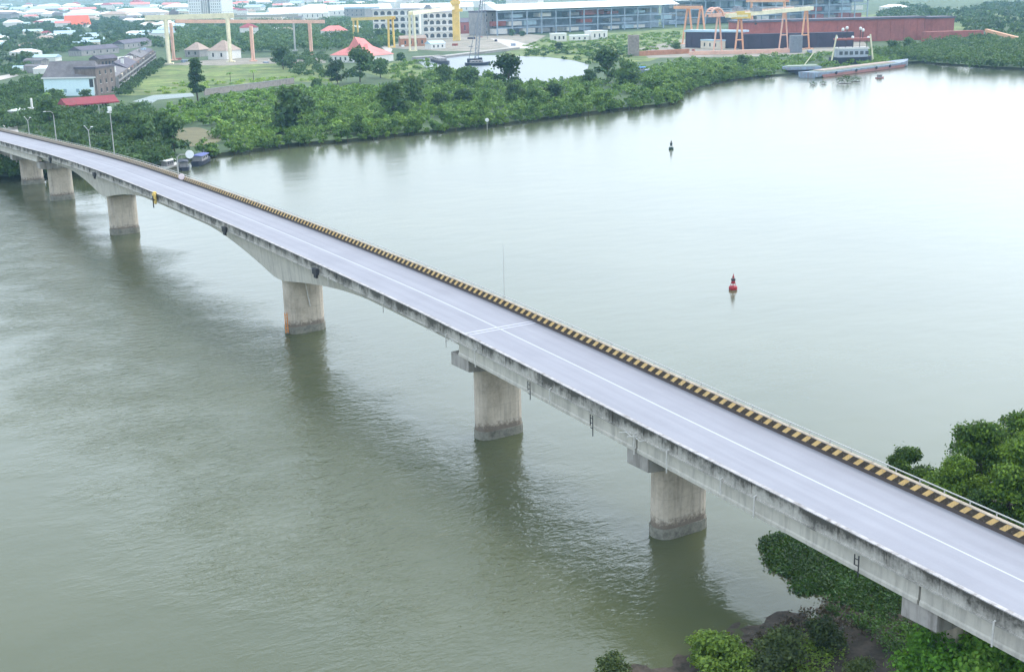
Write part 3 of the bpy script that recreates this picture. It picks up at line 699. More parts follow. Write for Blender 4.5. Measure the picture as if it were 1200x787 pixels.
# pink pagoda roofed house with upper gablet
b, W, h, m = house('red_roof_house', (388, 73), (434, 74), 8, 30, 9, 'wall_white', 'roof_pink', 'white house with a steep pink red tiered roof beside the meadow', 'house', 'hip', 1, 7, None, .3)
mb = MB(); mb.add([(-9, 6, h+4), (9, 6, h+4), (9, 24, h+4), (-9, 24, h+4), (-1, 8, h+15), (-1, 20, h+13)], [(0, 1, 4), (1, 2, 5, 4), (2, 3, 5), (3, 0, 4, 5), (0, 3, 2, 1)]); mb.build('upper_roof', M['roof_pink'], b)
mb = MB(); mb.add([(1, 4.2, h+3), (11, 4.2, h+3), (6.5, 5.6, h+10)], [(0, 1, 2)]); mb.build('dormer_gable', surf('plum_gable', (.22,.07,.12), .2, .3), b)
mb = MB(); mb.box(W*.28, W*.5, -5, -.05, h*.5, h*.72); mb.build('awning', surf('blue_awning', (.12,.32,.72), .15, .3), b)
house('villa', (381, 46), (408, 45), 9, 20, 6, 'wall_white', 'roof_pink', 'white two storey villa with a faded pink roof behind the red roof house', 'house', 'hip', 2, 6)
house('tan_hut', (244, 70), (266, 70), 10, 24, 9, 'wall_white', 'roof_tan', 'whitewashed hut with a brownish tent shaped roof under the big gantry', 'house', 'hip', 1, 2, None, .12)
house('tan_hut', (217, 67), (234, 67), 8, 18, 7, 'wall_grey', 'roof_tan', 'small grey hut with brownish roof left of the whitewashed hut', 'house', 'hip', 1, 2, None, .12)
b, W, h, m = house('orange_roof_hall', (75, 33), (102, 32.4), 3.2, 26, 17, 'wall_white', 'roof_orange', 'far hall with a big bright orange red roof', 'building', 'gable', 1, 8)
# twin white tower
for (pL, pR, lb) in (((222, 24), (237, 24), 'white tower block, left half of the far pair of towers'), ((247, 24), (261, 24), 'white tower block, right half of the far pair of towers')):
    b, W, h, m = house('tower_block', pL, pR, 30, 30, 2.5, 'white_paint', 'roof_white', lb, 'tower', 'flat', 9, 5, 'pair of white tower blocks')
b, W, h, m = house('stair_tower', (238.5, 24), (246, 24), 27, 24, 3, 'wall_grey', 'roof_white', 'grey stair tower with pale ribs standing between the two white tower blocks', 'tower', 'flat', 1, 1, None, .4, False)
for k in (-.3, 0, .3):
    mb = MB(); mb.box(W*k-1.3, W*k+1.3, -1.6, -.05, 0, h); mb.build('rib', M['wall_white'], b)
# big white works buildings
house('white_warehouse', (318, 24), (385, 22), 7, 60, 12, 'wall_white', 'roof_white', 'very long white warehouse roof left of the arched office', 'warehouse', 'gable', 1, 10)
house('white_warehouse', (290, 27), (330, 26), 6, 50, 8, 'wall_cream', 'roof_white', 'low cream warehouse under the left gantry beams', 'warehouse', 'gable', 1, 8)
house('white_warehouse', (385, 19), (460, 17), 6, 70, 12, 'wall_white', 'roof_white', 'pale long warehouse far behind the arched office', 'warehouse', 'gable', 1, 12)
house('white_warehouse', (470, 15), (555, 13), 5, 70, 10, 'wall_white', 'roof_white', 'pale wide warehouse farthest back above the arched office', 'warehouse', 'gable', 1, 12)
house('grey_block', (404, 25), (428, 25), 14, 40, 3, 'wall_grey', 'roof_blue', 'grey green block between white warehouses', 'building', 'flat', 3, 4)
def arched(pL, pR, hpx, rows, cols, lb):
    c, a, W, m = facing(pL, pR); h = hpx*m; b = empty('arched_office', c, a, lb, 'building')
    mb = MB(); mb.box(-W/2, W/2, 0, 22, -.5, h); mb.build('wall', M['wall_white'], b)
    mb = MB(); mb.box(-W/2-1.5, W/2+1.5, -1.5, 23.5, h+.004, h+1.6); mb.build('roof', surf('lilac_slab', (.62,.60,.64), .15, .1), b)
    fh = h/rows
    for r in range(rows):
        for i in range(cols):
            x = -W/2+W*(i+.5)/cols; w = W/cols*.33; z0 = fh*r+fh*.18; mb = MB()
            pts = [(x-w, z0), (x+w, z0)]+[(x+w*math.cos(t), z0+fh*.35+w*math.sin(t)*.8) for t in [PI*k/6 for k in range(7)]]
            n = len(pts); mb.add([(q[0], -.12, q[1]) for q in pts]+[(q[0], -.02, q[1]) for q in pts], [tuple(range(n)), tuple(reversed(range(n, 2*n)))]+[(k, (k+1) % n, n+(k+1) % n, n+k) for k in range(n)])
            mb.build('arched_window', M['glass'], b)
    for r in range(1, rows):
        mb = MB(); mb.box(-W/2-.5, W/2+.5, -1.2, -.004, fh*r-.5, fh*r+.2); mb.build('ledge', M['wall_white'], b)
arched((438, 42), (492, 41), 29, 4, 7, 'white four storey office with rows of arched windows, left wing')
arched((496, 46), (532, 45), 30, 4, 5, 'white four storey office with rows of arched windows, right wing')
house('plum_shed', (541, 40), (560, 39), 13, 30, 5, 'rust', 'roof_dark', 'dark plum shed right of the arched office', 'shed', 'gable', 1, 3)
house('dark_workshop', (566, 42), (582, 41), 26, 24, 2, 'wall_grey', 'roof_dark', 'narrow grey workshop beside the tower crane', 'building', 'flat', 4, 2)
house('low_yard_shed', (470, 55), (500, 54), 9, 14, 3, 'brick', 'roof_tan', 'low orange brick shed in front of the arched office', 'shed', 'gable', 1, 4)
house('low_yard_shed', (505, 58), (522, 57), 6, 10, 3, 'wall_white', 'roof_blue', 'small pale shed near the dock edge', 'shed', 'gable', 1, 3)
# open steel sheds
def open_shed(pL, pR, hpx, D, ncol, floors, label, back='shed_dark'):
    c, a, W, m = facing(pL, pR); h = hpx*m; b = empty('steel_shed', c, a, label, 'shed')
    mb = MB(); mb.box(-W/2, W/2, D, D+1, -.5, h); mb.build('back_wall', M[back], b)
    mb = MB(); gable(mb, W, D+2, h+1.5, 7, 3, -1); mb.build('roof', M['roof_white'], b)
    for i in range(ncol):
        x = -W/2+W*i/(ncol-1); mb = MB(); mb.box(x-.8, x+.8, -.6, .6, -.5, h+1.2); mb.build('column', M['steel_blue'], b)
    for k in range(1, floors+1):
        z = h*k/floors; mb = MB(); mb.box(-W/2, W/2, -.3, .3, z-1.6, z-.3); mb.build('beam', M['steel_blue'], b)
    for i in range(ncol-1):
        x0 = -W/2+W*i/(ncol-1); x1 = -W/2+W*(i+1)/(ncol-1)
        for k in range(floors):
            if rng.random() < .62:
                z = h*k/floors+.3; mb = MB(); mb.box(x0+1.6, x1-1.6, 6+8*rng.random(), 20, z+1, z+h/floors*rng.uniform(.45, .8))
                mb.build('bay_panel', M[rng.choice(['roof_blue', 'wall_grey', 'steel_blue', 'wall_white', 'rust'])], b)
    return b
open_shed((583, 42), (792, 32), 26, 36, 14, 3, 'long blue grey open steel shed along the back of the shipyard, left half')
open_shed((792, 30), (1016, 21), 26, 36, 15, 3, 'long blue grey open steel shed behind the orange cranes, right half')
# rust red hull blocks on the slipway
def block(name, pL, pR, hpx, D, mat_, label, lid=None, cat='hull block', ribs=0):
    c, a, W, m = facing(pL, pR); h = hpx*m; b = empty(name, c, a, label, cat)
    mb = MB(); mb.box(-W/2, W/2, 0, D, -.5, h); mb.build('shell', M[mat_], b)
    if lid:
        mb = MB(); mb.box(-W/2-1, W/2+1, -1.2, D+1, h+.004, h+1.8); mb.build('deck_edge', M[lid], b)
    for i in range(ribs):
        x = -W/2+W*(i+.5)/ribs; mb = MB(); mb.box(x-.4, x+.4, -.5, -.004, 0, h-1); mb.build('rib', M[mat_], b)
    return b, W, h
block('hull_section', (862, 53), (1082, 47), 25, 26, 'rust', 'very long rust red ship hull section under the orange cranes', 'roof_dark', ribs=14)
block('hull_section', (1083, 46), (1117, 45), 23, 24, 'rust', 'square rust red hull block at the right end of the long hull', 'roof_dark', ribs=2)
block('hull_section', (1085, 50), (1152, 48), 12, 10, 'rust', 'low rust red hull piece in front of the square hull block', None, ribs=5)
block('hull_section', (868, 58), (1000, 55), 17, 8, 'rust_dark', 'dark violet hull section standing in front of the red hull', None, ribs=8)
block('hull_section', (803, 56), (868, 57), 18, 12, 'rust_dark', 'dark hull bow section left of the red hull with pale deck', 'roof_blue', ribs=5)
block('hull_section', (868, 57), (890, 56.5), 18, 5, 'rust', 'short red panel between the dark hull sections', None, ribs=2)
block('slipway_wall', (748, 66), (808, 63), 5.5, 3, 'brick', 'low orange wall on the left part of the yard', None, 'wall')
block('slipway_wall', (808, 65), (932, 62), 4.5, 3, 'crane_pink', 'long pinkish orange slipway wall under the cranes', None, 'wall', 10)
block('concrete_tower', (737, 66.3), (749, 66), 24, 7, 'stone', 'short square concrete tower at the left of the orange wall', None, 'tower', 3)
block('scaffold_tower', (926, 62.3), (940, 62), 20, 6, 'lattice', 'grey scaffold tower before the dark hull', None, 'tower', 4)
house('site_office', (821, 57), (843, 58), 9, 7, 1.2, 'wall_cream', 'roof_blue', 'small cream site office with dark windows before the bow section', 'hut', 'flat', 1, 3)
c, a, W, m = facing((1153, 49), (1196, 51)); b = empty('conveyor_ramp', c, a, 'orange inclined ramp beam at the right edge above the trees', 'ramp')
mb = MB(); mb.add([(-W/2, 0, 9), (W/2, 0, 2.0), (W/2, 3, 2.0), (-W/2, 3, 9), (-W/2, 0, 11.5), (W/2, 0, 4.6), (W/2, 3, 4.6), (-W/2, 3, 11.5)], [(0, 3, 2, 1), (4, 5, 6, 7), (0, 1, 5, 4), (1, 2, 6, 5), (2, 3, 7, 6), (3, 0, 4, 7)]); mb.build('beam', M['crane_orange'], b)
for t in (.02, .5, .95):
    x = -W/2+W*t; mb = MB(); mb.box(x-.5, x+.5, 1, 2, -.5, 9-7*t); mb.build('leg', M['crane_orange'], b)
# white low sheds in the middle
for (pL, pR, hp, lb) in (((647, 49), (664, 48.5), 8, 'white low shed with a flat roof, left one before the long steel shed'), ((668, 48), (690, 47.5), 5, 'white low wall building in the middle before the long steel shed'), ((693, 47), (712, 46), 9, 'white low shed, right one before the long steel shed')):
    house('white_shed', pL, pR, hp, 12, 1.2, 'wall_white', 'roof_white', lb, 'shed', 'flat', 1, 3, 'white low sheds')

def gantry(name, legs, beam, mat_, label, group, w=1.6, aframe=False, bh=None, extra=True, gm=None, hoop=False):
    """goliath crane: legs [(px foot x, foot y, top y)], beam (left px, right px, top y left, top y right)"""
    base = [at(x, y, LZ) for x, y, t in legs]; c = sum(base, Vector())/len(base)
    d = (base[-1]-base[0]); a = math.atan2(d.y, d.x); root = empty(name, c, a, label, 'crane', group)
    inv = Matrix.Rotation(-a, 4, 'Z')
    m = mpp(legs[0][0], legs[0][1], LZ); hs = [(y-t)*mpp(x, y, LZ) for x, y, t in legs]
    loc = [inv @ (p-c) for p in base]
    for p, h in zip(loc, hs):
        mb = MB(); sp = h*.17 if aframe else h*.04
        for sg in (-1, 1):
            mb.tube([(p.x+(sp if aframe else 0)*sg, p.y+(0 if aframe else 3*sg), -.5), (p.x+(w*.7*sg if aframe else 0), p.y+(0 if aframe else 2.2*sg), h)], [w*.55, w*.75], 4)
        if aframe: mb.box(p.x-sp*.62, p.x+sp*.62, p.y-.4, p.y+.4, h*.36, h*.36+.9)
        lg = mb.build('leg', mat_, root)
        mb = MB(); mb.box(p.x-sp-w, p.x-sp+w, p.y-3.6, p.y+3.6, -.8, .9); mb.box(p.x+sp-w, p.x+sp+w, p.y-3.7, p.y+3.7, -.8, .95); mb.build('bogie', mat_, lg)
    h0, h1 = hs[0], hs[-1]; bh = bh or w*1.9
    x0 = loc[0].x-(legs[0][0]-beam[0])*m; x1 = loc[-1].x+(beam[1]-legs[-1][0])*m
    sl = (h1-h0)/max(1, loc[-1].x-loc[0].x); z0 = h0+(x0-loc[0].x)*sl; z1 = h0+(x1-loc[0].x)*sl
    mb = MB()
    for yy in (-2.6, 1.2): mb.add([(x0, yy, z0), (x1, yy, z1), (x1, yy+1.4, z1), (x0, yy+1.4, z0), (x0, yy, z0+bh), (x1, yy, z1+bh), (x1, yy+1.4, z1+bh), (x0, yy+1.4, z0+bh)], [(0, 3, 2, 1), (4, 5, 6, 7), (0, 1, 5, 4), (1, 2, 6, 5), (2, 3, 7, 6), (3, 0, 4, 7)])
    bm_ = mb.build('girder', gm or mat_, root)
    if hoop:
        mb = MB(); p0 = loc[0]; rr_ = 11*m
        for yy in (-3, 3): mb.tube([(p0.x-6*m+rr_*math.cos(q)*.95, yy, h0+rr_*.9*math.sin(q)) for q in [PI*i/10 for i in range(11)]], .9, 5)
        for i in range(1, 10): q = PI*i/10; mb.tube([(p0.x-6*m+rr_*math.cos(q)*.95, -3, h0+rr_*.9*math.sin(q)), (p0.x-6*m+rr_*math.cos(q)*.95, 3, h0+rr_*.9*math.sin(q))], .5, 4)
        mb.build('hooped_frame', M['crane_pink'], root)
    mb = MB(); n = int((x1-x0)/4)
    for i in range(n+1):
        x = x0+(x1-x0)*i/n; z = z0+(z1-z0)*i/n+bh; mb.box(x-.08, x+.08, -2.6, -2.45, z, z+1.3)
    mb.tube([(x0, -2.52, z0+bh+1.3), (x1, -2.52, z1+bh+1.3)], .12, 4); mb.build('railing', M['galv'], bm_)
    if extra:
        x = x0+(x1-x0)*.33; z = z0+(z1-z0)*.33+bh; mb = MB(); mb.box(x-4, x+4, -3, 3, z+.01, z+2.8); mb.box(x-2.5, x+1.5, -2.5, 2, z+2.8, z+4.4); tr = mb.build('trolley', M['lattice'], root)
        mb = MB(); mb.tube([(x, 0, z), (x, 0, z*.72)], .15, 5); mb.box(x-.8, x+.8, -.6, .6, z*.72-1.5, z*.72); mb.build('hook', M['dark_steel'], tr)
    return root
gantry('gantry_crane', [(198.5, 75, 25), (270.5, 73, 23)], (176, 278), M['pale_yellow'], 'tall pale yellow portal gantry, largest of the left group', 'gantry cranes', 2.2)
gantry('gantry_crane', [(204, 71, 28), (297, 72, 32), (365, 64, 28)], (204, 374), M['crane_pink'], 'long pinkish gantry with three legs behind the pale yellow one', 'gantry cranes', 1.6, extra=False)
gantry('gantry_crane', [(270, 62, 22), (346, 60, 21)], (262, 352), M['galv'], 'greyish white gantry beam behind the pink gantry', 'gantry cranes', 1.3, extra=False)
gantry('gantry_crane', [(417.5, 47, 25), (459, 56, 24)], (403, 474), M['yellow_paint'], 'small yellow gantry beside the pale track', 'gantry cranes', 1.7, extra=False)
gantry('gantry_crane', [(484, 60, 19), (536, 47, 12)], (478, 548), M['pale_yellow'], 'cream and yellow gantry before the arched office', 'gantry cranes', 1.8)
c = at(535, 48, LZ); b = empty('crane_column', c, 0, 'thick upright yellow crane column before the arched office', 'crane')
mb = MB(); mb.box(-4, 4, -2, 2, -.5, 46); mb.build('column', M['yellow_paint'], b); mb = MB(); mb.box(-5.5, 5.5, -3, 3, 40, 44); mb.box(-2, 8, -2.5, 2.5, 32, 35); mb.build('head', M['yellow_paint'], b)
G2 = 'orange goliath cranes over the slipway'
gantry('gantry_crane', [(806, 52, 12), (821, 52, 12)], (789, 822), M['crane_orange'], 'orange crane at the left end of the slipway seen end on', G2, 1.5, True, extra=False)
gantry('gantry_crane', [(841, 63, 21), (918, 58, 14)], (828, 930), M['crane_pink'], 'pinkish goliath crane with a hooped end frame, middle of the slipway', G2, 1.5, True, hoop=True)
gantry('gantry_crane', [(866, 63, 21), (943, 58, 14)], (846, 952), M['crane_orange'], 'orange goliath crane with a yellow girder in front of the red hull', G2, 1.7, True, gm=M['pale_yellow'])
gantry('gantry_crane', [(880, 38, 4), (918, 42, 4)], (866, 926), M['crane_orange'], 'orange crane frame farthest back over the red hull', G2, 1.5, True, extra=False)
c = at(863, 64, LZ); k = mpp(863, 64, LZ); b = empty('girder_box', at(866, 63, LZ)+Vector((0, -4, 43*k)), 0, 'bright yellow machinery box on the girder of the orange crane', 'crane box')
mb = MB(); mb.box(-8, 8, -1.5, 1.5, -2, 2.6); mb.box(-4, 3, -1.4, 1.4, 2.6, 4.2); mb.build('housing', M['yellow_paint'], b)
mb = MB(); mb.box(-5.5, 5.5, -1.6, -1.51, -.6, 1.2); mb.build('panel', M['pale_yellow'], b)
# lattice tower crane with thin jib
p0, p1 = at(558, 76, LZ), None; k = mpp(558, 76, LZ)
b = empty('crawler_crane', p0, 0, 'grey lattice crane with a very tall thin jib by the dock', 'crane')
mb = MB(); jx, jh = 9*k, 84*k
for dx, dy in ((-1.3, -1.3), (1.3, -1.3), (1.3, 1.3), (-1.3, 1.3)):
    mb.tube([(dx, dy, 1), (jx*.72+dx, dy, jh*.72), (jx+1+dx*.3, dy*.3, jh)], .32, 4)
for i in range(34):
    t0, t1 = i/34, (i+1)/34; sg = 1 if i % 2 else -1
    mb.tube([(jx*t0-1.3*sg, -1.3, 1+(jh-1)*t0), (jx*t1+1.3*sg, -1.3, 1+(jh-1)*t1)], .16, 4); mb.tube([(jx*t0-1.3*sg, 1.3, 1+(jh-1)*t0), (jx*t1+1.3*sg, 1.3, 1+(jh-1)*t1)], .16, 4)
mb.build('jib', M['lattice'], b)
mb = MB(); mb.tube([(-6, 0, 3), (jx*.9, 0, jh*.88)], .25, 4); mb.tube([(jx+1, 0, jh), (jx+3.5, 0, jh*.35)], .2, 4); mb.build('stay', M['lattice'], b)
mb = MB(); mb.box(-7, 5, -3, 3, 1.4, 4.8); mb.box(2, 5, -3.2, -.5, 1.6, 5.6); mb.box(-6, 5, -4.2, -2.6, -.3, 1.4); mb.box(-6, 5, 2.6, 4.2, -.3, 1.4); mb.build('body', M['boat_dark'], b)
# jetty walls of the dock and a moored dark barge in it
for (pA, pB, lb) in (((487, 70), (518, 68), 'pale concrete dock edge, short left piece'), ((522, 68.5), (609, 58), 'long pale concrete jetty across the dock')):
    c, a, W, m = facing(pA, pB); b = empty('jetty', c, a, lb, 'jetty'); mb = MB(); mb.box(-W/2, W/2, 0, 5, -.5, 1.6); mb.build('wall', M['wall_grey'], b); mb = MB(); mb.box(-W/2, W/2, -.3, 5.3, 1.604, 2.3); mb.build('coping', M['track'], b)
# stone garden wall on the meadow
c, a, W, m = facing((240, 112), (345, 98)); b = empty('stone_wall', c, a, 'grey brown stone wall along the lower edge of the meadow', 'wall')
mb = MB(); mb.box(-W/2, W/2, 0, .7, -.5, 3.4); mb.build('wall', M['stone'], b); mb = MB(); mb.box(-W/2-.1, W/2+.1, -.1, .8, 3.404, 3.8); mb.build('coping', M['wall_grey'], b)

# far town: every house a thing
tw = [('wall_white', 'roof_white'), ('wall_white', 'roof_pink'), ('wall_cream', 'roof_blue'), ('wall_white', 'roof_red'), ('wall_grey', 'roof_grey'), ('wall_white', 'roof_blue'), ('wall_cream', 'roof_tan')]
tl = ['small white house with a pale metal roof in the hazy far town', 'small white house with a pink roof in the hazy far town', 'small cream house with a pale blue roof in the hazy far town', 'small white house with a red roof in the hazy far town', 'small grey house with a grey roof in the hazy far town', 'small white house with a pale blue roof in the hazy far town', 'small cream house with a tan roof in the hazy far town']
TM = []
for i, (w_, r_) in enumerate(tw):
    W_, D_, h_ = rng.uniform(14, 24), rng.uniform(10, 16), rng.uniform(6, 11)
    mb = MB(); mb.box(-W_/2, W_/2, 0, D_, -1, h_); a_ = mb.mesh('town_wall', M[w_])
    mb = MB(); gable(mb, W_, D_, h_+.01, rng.uniform(2, 4.5), .5) if i % 3 else hip(mb, W_, D_, h_+.01, 3.6, .5); TM.append((a_, mb.mesh('town_roof', M[r_])))
def town(x0, x1, y0, y1, n, big=1.0, pal=(0, 0, 1, 2, 0, 3, 4, 5, 5, 6)):
    for _ in range(n):
        px = rng.uniform(x0, x1); py = y0+(y1-y0)*rng.random()**1.3
        i = rng.choice(pal); p = at(px, py, LZ); o = empty('town_house', p, rng.uniform(-.5, .5), tl[i], 'house', 'houses of the hazy far town')
        link('wall', TM[i][0], o); link('roof', TM[i][1], o); s_ = rng.uniform(.7, 1.5)*big; o.scale = (s_*rng.uniform(.9, 1.7), s_, s_*rng.uniform(.7, 1.1))
town(-10, 215, 9, 27, 100, 1.7); town(0, 75, 28, 44, 7, 1.0); town(70, 130, 38, 56, 7, .8, (0, 2, 5)); town(20, 60, 60, 88, 12, .55, (0, 0, 5, 4)); town(150, 215, 28, 46, 20, .9); town(-20, 60, 44, 62, 10, .7)
town(265, 420, 4, 18, 34, 1.6); town(420, 620, 0, 10, 34, 2.0, (0, 0, 0, 2, 5)); town(620, 860, -4, 2, 12, 2.0, (0, 0, 5)); town(265, 380, 30, 48, 8, .8); town(1020, 1060, 12, 20, 3, 1.0, (0,)); town(335, 420, 20, 40, 6, 1.0)

# ------------------------------------------------------------------ boats and buoys
def hull(mb, L, B, h, bow=.25, sheer=.6, stern=.12, draft=.8):
    """boat hull along x, keel below z = 0"""
    n = 14; rows = []
    for i in range(n+1):
        t = i/n; x = -L/2+L*t
        w = B/2*min(1, (t+stern)/(.18+stern))**.6 if t < .18 else B/2
        if t > 1-bow: w = B/2*(1-((t-(1-bow))/bow)**2.2*.97)
        z = h+sheer*max(0, (t-.6)/.4)**2+sheer*.4*max(0, (.25-t)/.25)**2
        rows.append([(x, -w, z), (x, -w*.93, h*.25), (x, -w*.55, -draft), (x, w*.55, -draft), (x, w*.93, h*.25), (x, w, z)])
    base = len(mb.v)
    for r_ in rows: mb.v += r_
    for i in range(n):
        for k in range(6): a, b_ = base+i*6+k, base+i*6+(k+1) % 6; mb.f.append((a, b_, b_+6, a+6))
    mb.f.append(tuple(base+k for k in reversed(range(6)))); e = base+n*6; mb.f.append(tuple(e+k for k in range(6))); return mb
def buoy(p, h, mat_, label):
    o = empty('buoy', p, .4, label, 'buoy'); k = h/4.6
    mb = MB(); mb.lathe([(.5*k, -.7*k), (1.05*k, -.35*k), (1.2*k, .15*k), (1.2*k, .75*k), (1.0*k, 1.0*k), (.3*k, 1.1*k)], (0, 0), 18); mb.build('float', mat_, o, True)
    mb = MB()
    for a in range(4): an = PI/4+PI/2*a; mb.tube([(.75*k*math.cos(an), .75*k*math.sin(an), 1.0*k), (.22*k*math.cos(an), .22*k*math.sin(an), 3.5*k)], .07*k, 5)
    mb.lathe([(.62*k, 1.75*k), (.62*k, 1.83*k), (.52*k, 2.5*k), (.45*k, 2.5*k)], (0, 0), 10); mb.build('tower', mat_, o)
    mb = MB(); mb.lathe([(.28*k, 3.5*k), (.3*k, 3.8*k), (.14*k, 3.95*k), (.12*k, 4.3*k), (.02*k, 4.6*k)], (0, 0), 10); mb.build('topmark', M['dark_steel'] if mat_ != M['buoy_red'] else mat_, o)
    mb = MB(); mb.box(-.45*k, .45*k, -.45*k, .45*k, 2.55*k, 3.15*k); mb.build('panel', M['dark_steel'], o)
buoy(at(859, 339, 0), 19*mpp(859, 339, 0), M['buoy_red'], 'red conical buoy floating on the open river right of the bridge')
buoy(at(786.5, 175, 0), 11*mpp(786, 175, 0), M['buoy_green'], 'small dark buoy far out near the wooded point')
p = at(571, 152, 0); o = empty('channel_marker', p, 0, 'white round marker on a short post at the water edge before the mangroves', 'marker')
mb = MB(); mb.tube([(0, 0, -1), (0, 0, 4.4)], .14, 6); mb.build('post', M['galv'], o)
mb = MB(); mb.lathe([(0, -.06), (.8, -.06), (.85, 0), (.8, .06), (0, .06)], (0, 0), 16); me = mb.mesh('disc', M['white_paint']); me.transform(Matrix.Rotation(R(90), 4, 'X')); me.transform(Matrix.Translation((0, -.25, 4.3))); link('disc', me, o)

def small_boat(p, rz, L, B, h, hm, cm, label, canopy=True):
    o = empty('river_boat', p, rz, label, 'boat'); mb = hull(MB(), L, B, h, .3, .8); mb.build('hull', hm, o)
    mb = MB(); mb.box(-L*.3, L*.18, -B*.36, B*.36, h+.02, h+1.9); cb = mb.build('cabin', M['wall_grey'], o, bevel=.06)
    for sg in (-1, 1):
        for k in range(3): mb = MB(); x = -L*.24+k*L*.13; y = B*.36*sg; mb.box(x, x+L*.08, min(y, y+.03*sg), max(y, y+.03*sg), h+.8, h+1.5); mb.build('window', M['glass'], cb)
    if canopy:
        mb = MB(); gable(mb, L*.6, B*.8, h+2.0, .35, .3, -B*.4); me = mb.mesh('canopy', cm); me.transform(Matrix.Translation((-L*.05, 0, 0))); link('canopy', me, o)
    mb = MB(); mb.tube([(L*.25, 0, h), (L*.25, 0, h+3.4)], .06, 5); mb.build('mast', M['galv'], o)
    return o
small_boat(at(236, 192, 0), 1.5, 15, 5, 1.5, M['boat_dark'], M['boat_navy'], 'dark boat with a navy blue canopy moored behind the curved lamp post')
small_boat(at(215, 198, 0), 1.9, 12, 4, 1.0, M['boat_dark'], M['boat_dark'], 'low black boat with dark canopy moored nearest the bridge')
small_boat(at(198, 197, 0), 1.2, 9, 3.4, .9, M['wall_white'], M['roof_white'], 'white boat with a pale canopy partly behind the bridge barrier')
small_boat(at(749, 86, LZ), .4, 16, 6, 2.0, M['boat_blue'], surf('bright_blue_canopy', (.10,.30,.68), .15, .3), 'bright blue boat drawn up among the bushes of the wooded point')
small_boat(at(516, 74, LZ), (lambda v: math.atan2(v.y, v.x))(at(548, 83, LZ)-at(488, 65, LZ)), 66, 9, 2.4, M['boat_dark'], M['wall_grey'], 'long dark grey barge lying slantwise across the dock', False)
small_boat(at(560, 77, LZ), .2, 20, 8, 2.2, M['boat_dark'], M['roof_dark'], 'dark work boat moored at the long jetty', False)
# blue sided barge and working vessel at the right shore
c, a, L, m = facing((958, 92), (1075, 77), 0); c = c+Vector((-math.sin(a), math.cos(a), 0))*7.5; o = empty('barge', c, a, 'long barge with pale blue side and worn red bottom lying along the right shore', 'barge')
mb = hull(MB(), L, 15, 3.0, .22, 1.6, .9, 1.0); hb = mb.build('hull', M['boat_blue'], o)
mb = MB(); mb.add([(-L*.44, -7.0, .1), (L*.36, -7.0, .1), (L*.38, -7.25, 1.9), (-L*.46, -7.25, 1.9)], [(0, 1, 2, 3)]); mb.build('red_bottom', M['boat_red'], hb)
mb = MB(); mb.box(-L*.42, L*.32, -5.5, 5.5, 3.04, 3.7); mb.build('deck', M['deck_green'], o)
mb = MB(); mb.box(-L*.40, L*.30, -4, 4, 3.702, 4.2); mb.build('hatch', M['roof_tan'], o)
for t in (-.33, -.14, .06, .2): 
    mb = MB(); mb.lathe([(0, -.25), (1.0, -.25), (1.0, .25), (0, .25)], (0, 0), 14); me = mb.mesh('tyre_fender', M['boat_dark']); me.transform(Matrix.Rotation(R(90), 4, 'X')); me.transform(Matrix.Translation((L*t, -7.75, 2.1))); link('tyre_fender', me, o)
c, a, L, m = facing((922, 88), (962, 87), 0); o = empty('barge', c, a, 'blunt dark bottomed grey green pontoon left of the blue barge', 'barge')
mb = MB(); mb.add([(-L/2, 0, 3.2), (L/2, 0, 3.2), (L/2-3, 1, -1), (-L/2+5, 1, -1), (-L/2, 12, 3.2), (L/2, 12, 3.2), (L/2-3, 11, -1), (-L/2+5, 11, -1)], [(0, 1, 2, 3), (4, 7, 6, 5), (0, 4, 5, 1), (1, 5, 6, 2), (2, 6, 7, 3), (3, 7, 4, 0)]); mb.build('hull', M['boat_dark'], o)
mb = MB(); mb.box(-L/2-.2, L/2+.2, -.25, 12.2, 3.204, 5.0); mb.build('bulwark', M['boat_blue'], o); mb = MB(); mb.box(-L/2+1, L/2-1, 1.2, 11, 5.004, 5.7); mb.build('deck', M['deck_green'], o)
mb = MB(); mb.tube([(L*.05, 5, 5.5), (L*.33, 5, 14)], .35, 5); mb.build('boom', M['pale_yellow'], o)
c, a, L, m = facing((977, 76.5), (1016, 75.6), .5); o = empty('work_vessel', c, a, 'grey working vessel with raised deck, white drums and slanting yellow legs behind the blue barge', 'vessel')
h = 33*m; mb = hull(MB(), L*1.25, 11, 5.5, .2, .8); mb.build('hull', M['boat_dark'], o)
mb = MB(); mb.box(-L*.45, L*.45, -4.6, 4.6, 5.6, h*.55); wh = mb.build('wheelhouse', surf('vessel_grey', (.42,.46,.52), .2, .15), o)
mb = MB(); mb.box(-L*.47, L*.47, -4.9, 4.9, h*.55+.004, h*.55+1.2); mb.build('deck_band', M['wall_white'], wh)
for k in range(6): mb = MB(); x = -L*.4+k*L*.155; mb.box(x, x+L*.1, -4.66, -4.604, h*.36, h*.48); mb.build('window', M['glass'], wh)
for sg in (-1, 1): mb = MB(); mb.tube([(L*.62*sg, -4.5, 3), (L*.50*sg, -4.5, h*1.05)], .6, 5); mb.build('leg', M['pale_yellow'], o)
mb = MB(); mb.box(-L*.5, L*.5, -4, 4, h*.86, h*.92); mb.build('upper_deck', M['rust'], o)
for k in range(5): mb = MB(); x = -L*.42+k*L*.21; mb.box(x-.2, x+.2, -3.6, -3.2, h*.55+1.2, h*.86); mb.build('stanchion', M['dark_steel'], o)
